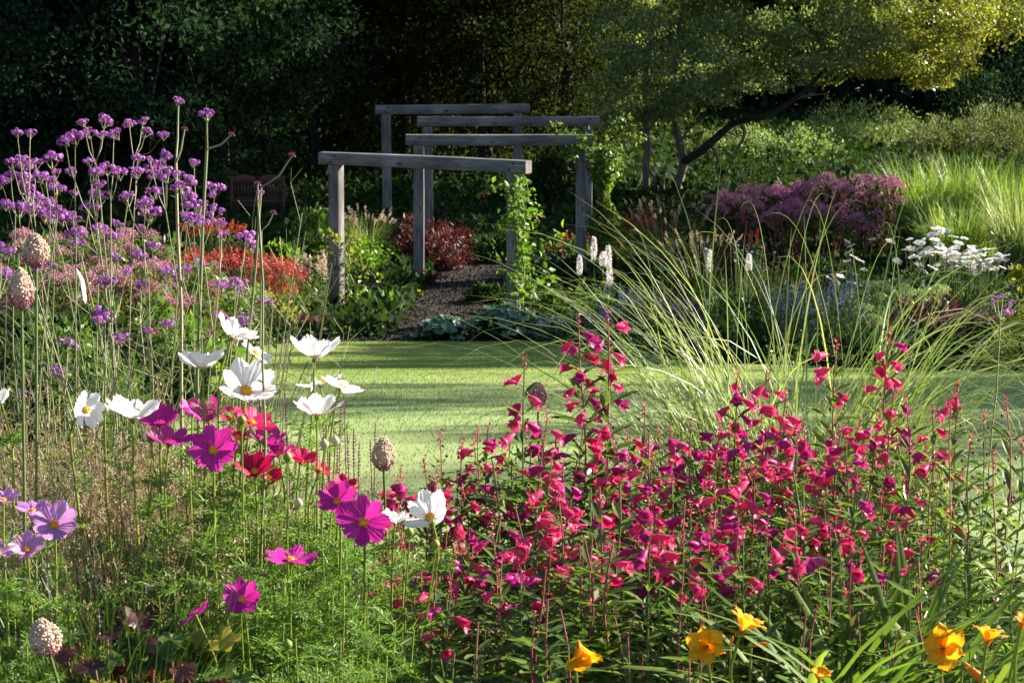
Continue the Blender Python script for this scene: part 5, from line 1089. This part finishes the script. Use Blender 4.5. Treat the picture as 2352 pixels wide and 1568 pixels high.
def penstemon(px,top,d,label,seed,nb,group='penstemon stems of the pink clump',span=.42,buds=True,seedheads=0):
    r=rng(seed); f=foot(px+r.normal(0,14),d); h=max(.25,height_at(px,top,d)); k=r.integers(7); rz=r.uniform(0,6.28); me=PST[k]; P=me[2]
    t=thing('penstemon',label,'flower',f,group,rz=rz,sc=h); tip=P[-1]
    t.location.x=float(at(px,top,d)[0]-h*(tip[0]*math.cos(rz)-tip[1]*math.sin(rz)))
    part('stem',me[0],t); part('leaves',me[1],t); s=np.linspace(0,1,10)
    for j in range(nb+seedheads):
        u=1-.03-span*((j+r.uniform(-.3,.3)+.5)/(nb+seedheads)); c=np.array([np.interp(u,s,P[:,q]) for q in range(3)]); a=j*2.4+r.normal(0,.5)
        if j<nb or nb==0:
            dr=nrm(np.array([math.cos(a),math.sin(a),r.uniform(-.85,.05)])); L=.0295/h*r.uniform(.75,1.2); off=np.array([math.cos(a),math.sin(a),.25])*.014/h*r.uniform(.6,1.6)
            if nb>0: part('bell',BELL[r.integers(6)],t,mat4(frames(dr[None],np.array([[0,0,1.]]))[0],c+off,L))
        if j>=nb:
            c=c+np.array([math.cos(a),math.sin(a),.4])*.012/h; part('seed_capsule',SEEDC,t,mat4(np.array(Matrix.Rotation(a,3,'Z')@Matrix.Rotation(.5,3,'X')),c,.009/h))
    if buds: part('bud_tip',BUDT[r.integers(3)],t,mat4(np.eye(3),P[-1]-[0,0,.02/h],.016/h))
r=rng(55)
PT=[(1330,742,5.2,12,.30,'tall penstemon spire left of its taller neighbour, against the lawn'),(1397,728,5.25,10,.34,'tallest penstemon spire, in front of the dark lawn edge'),(1205,822,5.1,7,.26,'penstemon beside the violet allium in front of the lawn'),(2040,760,5.4,7,.20,'penstemon with open bells rising among the arching grass on the right'),(1925,792,5.3,5,.26,'penstemon in front of the fountain grass, left of the right hand spire'),(1690,850,5.3,8,.26,'penstemon whose bells stand before the base of the fountain grass'),(1765,855,5.2,10,.26,'bushy penstemon spire before the fountain grass'),(1805,905,5.1,8,.28,'penstemon just right of the bushy spire'),(2055,905,5.1,6,.22,'penstemon at the right of the grass base'),(2205,895,5.0,2,.10,'penstemon with a single bell over the shaded lawn at the right'),(2140,945,5.0,5,.24,'penstemon with few bells over the shaded lawn')]
for i,(px,top,d,nb,sp,lab) in enumerate(PT): penstemon(px,top,d,lab,1300+i,nb,'penstemon spires standing out of the clump',sp,seedheads=3)
top_line=lambda x: np.interp(x,[880,950,1050,1120,1200,1300,1450,1600,1700,1850,2000,2150,2250],[1100,1060,1000,985,960,930,950,945,920,930,920,990,1060])
cells=[]
for row,(y0,y1,d0,d1,nn) in enumerate([(0,70,5.1,5.6,26),(60,170,4.7,5.2,26),(150,270,4.35,4.8,24),(240,380,4.05,4.4,16)]):
    xs=np.linspace(905 if row<3 else 980,2230-row*60,nn)+r.normal(0,16,nn)
    for x in xs:
        dens=np.interp(x,[900,1050,1250,1800,1950,2100,2250],[.7,.85,1,1,.75,.35,.2]); lab=['back of the clump','upper middle of the clump','lower middle of the clump','low front of the clump'][row]+min(((900,', beside the broad white cosmos'),(1010,', right of the broad white cosmos'),(1120,', left of the violet allium'),(1235,', below the violet allium'),(1335,', below the tall spire'),(1420,', below the tallest spire'),(1540,', midway between tall spires and arching grass'),(1690,', left of the arching grass base'),(1800,', below the arching grass base'),(1920,', right of the arching grass base'),(2050,', below the right hand spire'),(2200,', at the thin right end')),key=lambda q:abs(q[0]-x))[1]
        nb=int(round(r.uniform(4.5,9.5)*dens*(1.0 if row<3 else .5))); cells.append((x,top_line(x)+r.uniform(y0,y1),r.uniform(d0,d1),nb,'pink-belled penstemon in the '+lab,row))
for i,(px,top,d,nb,lab,row) in enumerate(cells): penstemon(px,top,d,lab,1320+i,nb,'penstemon stems of the pink clump',r.uniform(.26,.48),seedheads=int(r.integers(4,10)))
# leafy stems without flowers
def leafy(px,top,d,lab,seed,mat=None,group='leafy penstemon shoots',wd=1.0):
    r=rng(seed); f=foot(px,d); h=max(.2,height_at(px,top,d)); t=thing('penstemon_shoot',lab,'plant',f,group,rz=r.uniform(0,6.28)); t.scale=(h*wd*1.6,h*wd*1.6,h); k=r.integers(7); part('stem',PST[k][0],t); part('leaves',PST[k][1],t)
n=0
for row,(ya,yb,da,db,nn) in enumerate([(40,140,5.0,5.5,52),(150,280,4.5,5.0,56),(280,430,4.1,4.5,50),(420,560,3.9,4.2,44)]):
    for x in np.linspace(880,2400,nn)+r.normal(0,18,nn):
        top=top_line(min(x,2250))+r.uniform(ya,yb)+(120 if x>2250 and row==0 else 0)
        leafy(x,top,r.uniform(da,db),'flowerless leafy penstemon shoot '+['at the back','in the middle','at the front','lowest at the front'][row]+min(((950,', under the broad white cosmos'),(1120,', left of the violet allium'),(1250,', under the violet allium'),(1360,', under the two tallest spires'),(1500,', above the single hanging lily'),(1640,', above the two yellow lilies'),(1800,', under the arching grass'),(1950,', right of the two yellow lilies'),(2100,', left of the broad amber lily'),(2220,', above the broad amber lily'),(2350,', at the right edge')),key=lambda q:abs(q[0]-x))[1],1500+n); n+=1
# reddish seed stems at the right edge
for i,(px,top,d) in enumerate([(2315,925,4.6),(2265,965,4.8),(2085,930,5.0),(2185,930,4.9),(2340,1010,4.5),(2230,1010,4.7),(2290,1060,4.5),(2150,1060,4.6),(1120,985,5.2),(1060,1020,5.1),(975,1060,5.0),(1010,1005,5.2),(1480,930,5.3)]):
    penstemon(px,top,d,'reddish penstemon stem with dark capsules, no bells,'+(' at the right edge of the clump' if px>2000 else ' at the back of the clump'),1800+i,0,'seeding penstemon stems',.5,True,14)

# ------------------------------------------------------------------ dark salvia spikes
def salvia(px,top,d,ln,lab,seed):
    r=rng(seed); f=foot(px+r.normal(0,12),d); t=thing('salvia_spike',lab,'flower',f,'dark purple salvia spikes at the lawn edge'); c=at(px,top,d)-f; P=np.linspace(0,1,6)[:,None]*c; P[0,2]=-.02
    sm=MB(); sm.tube(P,np.linspace(.002,.001,6),4); part('stem',sm.mesh('stem',M['salvia']),t); L=ln/upm(d); dirn=nrm(c-P[-2]); mb=MB()
    K=int(L/.0075)
    for k in range(K):
        q=c-dirn*(k*.0075); n=6; a=np.arange(n)*2*PI/n+k*.5+r.normal(0,.2,n); w=.0055*min(1,.35+k/5); D=np.stack([np.cos(a),np.sin(a),0*a+.5],-1); mb.scatter(LEAF_Q[0],LEAF_Q[1],frames(D,np.tile([0,0,1.],(n,1)),np.tile([w*.8,w*1.3,w],(n,1))),np.tile(q,(n,1)))
    part('flower_spike',mb.mesh('flower_spike',M['salvia']),t)
for i,(px,top,ln) in enumerate([(630,985,70),(660,1000,80),(690,985,95),(715,1000,120),(742,960,120),(765,930,90),(782,920,110),(797,985,110),(812,985,100),(862,972,55),(850,1010,60),(825,1015,90),(752,1010,110),(655,905,90),(705,1040,90),(775,1000,130),(1185,1050,50),(1050,1080,60),(790,900,60),(730,1020,120)]):
    salvia(px,top,5.0+.3*((i*7)%5)/5,ln,'thin dark purple salvia spike between the white cosmos and the lawn' if px<845 else 'thin dark salvia spike between cosmos and penstemon',1900+i)

# ------------------------------------------------------------------ wispy brown grass at the left
def wispy(px,top,base_px,d,seed,lab,n=70,wide=.30):
    r=rng(seed); f=foot(base_px,d); h=height_at(px,top,d); t=thing('hair_grass',lab,'grass',f,'wispy brown grass tufts at the left'); bm=MB(); sm=MB(); pm=MB()
    grass_part(bm,r,260,.10,h*.62,(1.0,1.5),(.2,1.1),.0016); part('blades',bm.mesh('blades',M['blade_dark']),t,kind='stuff')
    b=np.zeros((n,3)); b[:,:2]=r.normal(0,.035,(n,2)); a=r.uniform(0,6.28,n); P=arcs(b,a,r.uniform(1.15,1.5,n),h*r.uniform(.75,1.06,n),r.uniform(.1,.7,n),8); sm.tubes(P,.0007,3)
    tips=[]; q0=[]; q1=[]
    for k in range(n):
        for j in range(26):
            u=r.uniform(.55,.98); i0=u*7; i=int(i0); q=P[k,i]+(P[k,min(i+1,7)]-P[k,i])*(i0-i); l=.085*(1.15-u)*r.uniform(.6,1.4); dd=nrm(r.normal(size=3)*[1,1,.4]+[0,0,.35]); q0.append(q); q1.append(q+dd*l)
            for z in r.uniform(.3,1.05,4): tips.append(q+dd*l*z+r.normal(0,.004,3))
    q0=np.array(q0);q1=np.array(q1); sd=nrm(np.cross(q1-q0,r.normal(size=q0.shape)))*.00035; sm.add(np.stack([q0-sd,q0+sd,q1+sd,q1-sd],1).reshape(-1,3),np.arange(4*len(q0)).reshape(-1,4))
    tips=np.array(tips); m=len(tips); s=r.uniform(.004,.0075,m); pm.scatter(LEAF_Q[0],LEAF_Q[1],frames(r.normal(size=(m,3))+[0,0,.5],r.normal(size=(m,3)),np.stack([s*.5,s,s],-1)),tips)
    part('flower_stems',sm.mesh('flower_stems',M['straw']),t,kind='stuff'); part('spikelets',pm.mesh('spikelets',M['panicle']),t,kind='stuff')
for i,(px,top,b,d,lab) in enumerate([(150,900,160,4.7,'wispy brown grass tuft under the left white cosmos'),(250,870,230,4.9,'wispy brown grass tuft between the two left white cosmos'),(330,1000,290,4.55,'wispy brown grass tuft left of the magenta group'),(60,980,60,4.8,'wispy brown grass tuft at the left edge'),(210,1040,215,4.35,'lowest wispy brown grass tuft, in front'),(470,900,440,5.2,'wispy brown grass tuft behind the magenta group'),(620,1000,600,5.0,'wispy brown grass tuft behind the yellow cosmos stems')]):
    wispy(px,top,b,d,2000+i,lab)
for i,(px,top,d) in enumerate([(200,1170,4.3),(280,1200,4.2),(130,1210,4.25),(330,1240,4.15),(240,1270,4.05),(170,1290,4.0),(370,1300,4.1),(110,1320,3.95),(300,1330,3.95)]):
    f=foot(px,d); h=height_at(px,top,d); rr=rng(2020+i); t=thing('grass_tuft','dark green blade tuft below the brown grass, '+['beside the pale pink blooms','in the middle','left of the rest','nearest the cosmos thicket','behind the red geranium leaves','above the leaning allium','against the cosmos stems','left of the leaning allium','before the cosmos thicket'][i],'grass',f,'dark blade tufts at lower left'); mb=MB(); grass_part(mb,rr,420,.10,h*1.12,(.9,1.5),(.2,1.2),.0026); part('blades',mb.mesh('blades',M['blade_dark']),t,kind='stuff')

# ------------------------------------------------------------------ arching grass on the right
def big_grass():
    d=6.5; f=foot(1835,d); r=rng(2100); t=thing('arching_grass','large clump of pale green arching grass between the penstemon and the lawn','grass',f,None)
    mb=MB(); n=560; b=np.zeros((n,3)); q=np.sqrt(r.random(n)); a0=r.uniform(0,6.28,n); b[:,0]=.30*q*np.cos(a0); b[:,1]=.15*q*np.sin(a0)
    az=np.where(r.random(n)<.5,0,PI)+r.normal(0,.75,n); az=np.where(b[:,0]*np.cos(az)<-.05,PI-az,az)
    L=r.uniform(.5,1.3,n); P=arcs(b,az,r.uniform(.95,1.5,n),L,r.uniform(.6,2.9,n),11,2.0); prof=np.interp(np.linspace(0,1,11),[0,.2,.6,.9,1],[.7,1,.75,.35,.05])
    mb.blades(P,.0028*prof[None]*r.uniform(.7,1.25,n)[:,None],np.stack([-np.sin(az)+r.normal(0,.4,n),np.cos(az)+r.normal(0,.4,n),r.normal(0,.3,n)],-1),0,fold=.35)
    part('blades',mb.mesh('blades',M['blade']),t,kind='stuff')
    mb=MB(); n=420; b=np.zeros((n,3)); b[:,0]=.36*r.normal(0,.55,n); b[:,1]=.16*r.normal(0,.6,n); az=r.uniform(0,6.28,n); P=arcs(b,az,r.uniform(1.0,1.55,n),r.uniform(.2,.55,n),r.uniform(.1,1.0,n),6)
    mb.blades(P,.0022*np.array([.8,1,.8,.6,.3,.05])[None]*np.ones((n,1)),np.stack([-np.sin(az),np.cos(az),0*az],-1)); part('short_blades',mb.mesh('short_blades',M['blade']),t,kind='stuff')
    lm=MB()   # the long arching outer leaves, one mesh each
    for k,(tx,ty,el,dr) in enumerate([(1440,545,0,0),(1440,595,0,0),(1400,640,0,0),(1430,660,0,0),(1500,760,0,0),(1545,600,0,0),(1590,540,0,0),(1640,520,0,0),(1750,500,0,0),(1905,455,0,0),(1990,470,0,0),(2025,520,0,0),(2090,560,0,0),(2260,640,0,0),(2330,690,0,0),(2340,760,0,0),(2345,830,0,0),(2290,870,0,0),(1840,470,0,0),(1700,480,0,0),(1470,800,0,0),(2230,660,0,0),(2200,600,0,0),(2350,870,0,0)]):
        A=np.array([r.normal(0,.14),r.normal(0,.06),0]); B=at(tx,ty,d+r.uniform(-.5,.4))-f; side=np.sign(B[0]) if abs(B[0])>.25 else 0
        C=A+np.array([(B[0]-A[0])*.42,(B[1]-A[1])*.4,max(B[2],.5)*1.12+ .10*abs(B[0])]); u=np.linspace(0,1,15)[:,None]; Q=(1-u)**2*A+2*u*(1-u)*C+u*u*B
        w=.0032*np.interp(u[:,0],[0,.2,.6,.9,1],[.7,1,.8,.35,.06]); q=MB(); q.blades(Q[None],w[None],np.array([[r.normal(0,.3),1,r.normal(0,.5)]]),0,fold=.3); part('long_leaf',q.mesh('long_leaf',M['blade']),t)
big_grass()
def side_grass(px,d,seed,lab,n=130,L=.5):
    f=foot(px,d); r=rng(seed); t=thing('arching_grass',lab,'grass',f); mb=MB(); grass_part(mb,r,n,.10,L,(.9,1.5),(.4,1.6),.0026); part('blades',mb.mesh('blades',M['blade']),t,kind='stuff')
side_grass(1540,6.2,2110,'small arching grass tuft left of the large clump',90,.42)
side_grass(1900,6.0,2111,'arching grass tuft in front of the large clump, right half',200,.5); side_grass(1650,6.1,2112,'arching grass tuft in front of the large clump, left half',200,.45)

# ------------------------------------------------------------------ day lilies
def tepal(seed,mat):
    r=rng(seed); nu,nv=5,8; V=[]
    for j in range(nv):
        v=j/(nv-1); w=np.interp(v,[0,.25,.6,.85,1],[.06,.14,.26,.2,.03])
        for i in range(nu):
            u=-1+2*i/(nu-1); ang=np.interp(v,[0,.5,1],[.12,.45,1.35]); V.append((w*u,.0,0))
    # profile along a trumpet curve: y out from the axis, z along the axis
    s=np.linspace(0,1,nv); th=np.interp(s,[0,.45,.75,1],[.25,.55,1.05,1.75]); y=np.concatenate([[0],np.cumsum(np.sin((th[1:]+th[:-1])/2))/(nv-1)]); z=np.concatenate([[0],np.cumsum(np.cos((th[1:]+th[:-1])/2))/(nv-1)])
    V=np.array(V); 
    for j in range(nv):
        for i in range(nu):
            u=-1+2*i/(nu-1); k=j*nu+i; V[k,1]=y[j]+.035*math.cos(u*PI)*s[j]+.03*math.sin(u*6+j*2+seed)*s[j]**2; V[k,2]=z[j]-.06*u*u*s[j]+.04*math.sin(j*1.9+u*4+seed)*s[j]**2
    i=np.arange(nv-1)[:,None]*nu+np.arange(nu-1)[None]; mb=MB(); mb.add(V,np.stack([i,i+1,i+nu+1,i+nu],-1).reshape(-1,4)); return mb.mesh('tepal',[mat],True)
TEP=[tepal(k,M['day']) for k in range(4)]
def strap(seed):
    r=rng(seed); P=arcs(np.zeros((1,3)),np.zeros(1),np.array([r.uniform(1.2,1.52)]),np.array([1.0]),np.array([r.uniform(.9,2.7)]),11,1.5); P[0,:,1]+=r.normal(0,.06)*np.linspace(0,1,11)**2
    mb=MB(); w=.0155*np.interp(np.linspace(0,1,11),[0,.2,.6,.9,1],[.8,1,.8,.3,.03])*r.uniform(.75,1.1); mb.blades(P,w[None],np.array([[r.normal(0,.3),1,r.normal(0,.15)]]),0,fold=.4); return mb.mesh('leaf',M['daylily_leaf'])
DLL=[strap(2190+k) for k in range(16)]
def daylily(label,base_px,d,flowers,nl,seed,rad=.16,buds=(),Lf=.76):
    r=rng(seed); f=foot(base_px,d); t=thing('daylily',label,'plant',f,'yellow day lilies along the front'); 
    for k in range(int(nl*1.7)):
        a=r.uniform(-1.3,1.3) if base_px<2100 else r.uniform(0,6.28); q=r.random()**.5; b=(rad*math.cos(a)*q,rad*.7*math.sin(a)*q,-.01)
        part('leaf',DLL[r.integers(len(DLL))],t,Matrix.Translation(b)@Matrix.Rotation(a+r.normal(0,.4),4,'Z')@Matrix.Scale(Lf*r.uniform(.8,1.1),4))
    sm=MB()
    for k,(px,py,w,nn,lab) in enumerate(flowers):
        c=at(px,py,d-.24+r.uniform(-.05,.05))-f; n=nrm(np.array(nn,float)); L=w/upm(d-.24)/1.2; R0=Vector(n).to_track_quat('Z','Y').to_matrix().to_4x4(); o=c-n*L*.45
        e=bpy.data.meshes; mb=MB(); mb.tube([[0,0,-.12],[0,0,0],[0,0,.18]],[.05,.075,.085],8,0); V=[]
        for q in range(6): a=q*PI/3; mb.tube([[0,0,.1],[.05*math.cos(a),.05*math.sin(a),.4],[.11*math.cos(a),.11*math.sin(a),.62]],[.008,.007,.012],4,0)
        fl=part('flower',mb.mesh('flower',[M['day_dark']]),t,Matrix.Translation(ro(o))@R0@Matrix.Scale(L,4),label=lab)
        for q in range(6):
            part('tepal',TEP[r.integers(4)],fl,Matrix.Rotation(q*PI/3+.2,4,'Z')@Matrix.Translation((0,.03 if q%2 else .02,.012*(q%2)))@Matrix.Rotation(r.normal(0,.1),4,'X')@Matrix.Diagonal((1.25 if q%2 else .95,1,1,1)))
        m=o-n*.03; sm.tube([[m[0]*.3,m[1]*.3,-.02],[m[0]*.7,m[1]*.7,m[2]*.6],m-[0,0,.03],o],[.0035,.003,.0028,.0026],6)
    for k,(px,py,nn,L) in enumerate(buds):
        c=at(px,py,d)-f; n=nrm(np.array(nn,float)); V,Fc=lathe([(-.5,.06),(-.2,.1),(.1,.14),(.35,.12),(.5,.02)],8); mb=MB(); mb.add(V[:,[0,2,1]]*L,Fc[:,::-1]); R0=Vector(n).to_track_quat('Z','Y').to_matrix().to_4x4(); part('bud',mb.mesh('bud',M['day_dark'],True),t,Matrix.Translation(ro(c))@R0)
        m=c-n*L*.5; sm.tube([[m[0]*.3,m[1]*.3,-.02],[m[0]*.7,m[1]*.7,m[2]*.6],m],[.0032,.0028,.0024],6)
    part('scapes',sm.mesh('scapes',M['stem_lime']),t)
daylily('day lily clump with two open yellow flowers right of centre',1720,4.0,[(1622,1482,88,(-.15,-.8,.35),'open yellow flower facing the viewer'),(1716,1428,84,(.45,.1,.75),'yellow flower seen from the side')],60,2200,.15,[(1745,1480,(.8,-.2,.2),.03),(1680,1470,(.2,-.3,.9),.02)])
daylily('day lily with a single ruffled flower at the bottom, under the penstemon',1380,3.95,[(1337,1508,92,(.15,-.45,-.5),'ruffled golden flower hanging forward')],3,2201,.06,Lf=.5)
daylily('day lily clump with a broad open flower near the right corner',2200,3.9,[(2168,1487,104,(-.1,-.85,.3),'broad open amber flower'),(2272,1455,70,(.2,.1,.8),'half open amber flower'),],60,2202,.18,[(2240,1545,(.7,-.2,-.6),.055),(2345,1425,(.1,-.1,1),.03)])
daylily('day lily clump between the two flowering ones, leaves mostly',1930,3.85,[(1885,1545,50,(.1,-.2,.9),'small amber flower sunk among the leaves')],80,2203,.22)
daylily('leafy day lily tuft at the right edge',2370,4.0,[(2352,1425,50,(.2,-.3,.8),'amber flower cut by the right edge')],46,2204,.18)
daylily('leafy day lily tuft left of the flowering clump',1640,4.05,[],10,2205,.10,Lf=.6)

# ------------------------------------------------------------------ geranium with reddening leaves, bottom left
def geranium(label,px,top,d,w,seed,n):
    f=foot(px,d); h=height_at(px,top,d); W_=w/upm(d); r=rng(seed); t=thing('geranium',label,'plant',f,'reddening geraniums in the bottom left shade'); sm=MB()
    for k in range(n):
        q=np.array([W_*r.uniform(-.55,.55),W_*r.uniform(-.4,.4),h*r.uniform(.45,1.05)]); D=nrm(np.array([q[0]+r.normal(0,.05),-abs(r.normal(0,.12))-.05,r.normal(-.05,.05)])); U=nrm(np.array([r.normal(0,.25),-.55+r.normal(0,.2),1.0])); s=r.uniform(.04,.068)
        me=GER[r.integers(len(GER))]; part('leaf',me,t,mat4(frames(D[None],U[None])[0],q,s)); sm.tube([[r.normal(0,.02),r.normal(0,.02),-.02],q*[.6,.6,.55],q+D*s*.2],[.002,.0018,.0014],4,cap=False)
    part('stems',sm.mesh('stems',M['stem_pink']),t)
GER=[]
for k,m in enumerate(['green','leaf_red','green_deep','green','green_yellow']):
    mb=MB(); V,Fc=round_leaf(5,.36,60,.10); V=V+rng(k).normal(0,.012,V.shape); mb.add(V,Fc); GER.append(mb.mesh('leaf',M[m],True))
geranium('geranium with green and red lobed leaves behind the leaning allium head',240,1440,3.9,200,2300,40)
geranium('geranium with red lobed leaves right of the leaning allium stem',385,1450,3.88,190,2301,36)
geranium('low dark geranium at the bottom edge',310,1520,3.75,240,2302,36)
geranium('darker geranium below the cosmos thicket',480,1520,3.75,130,2303,16)
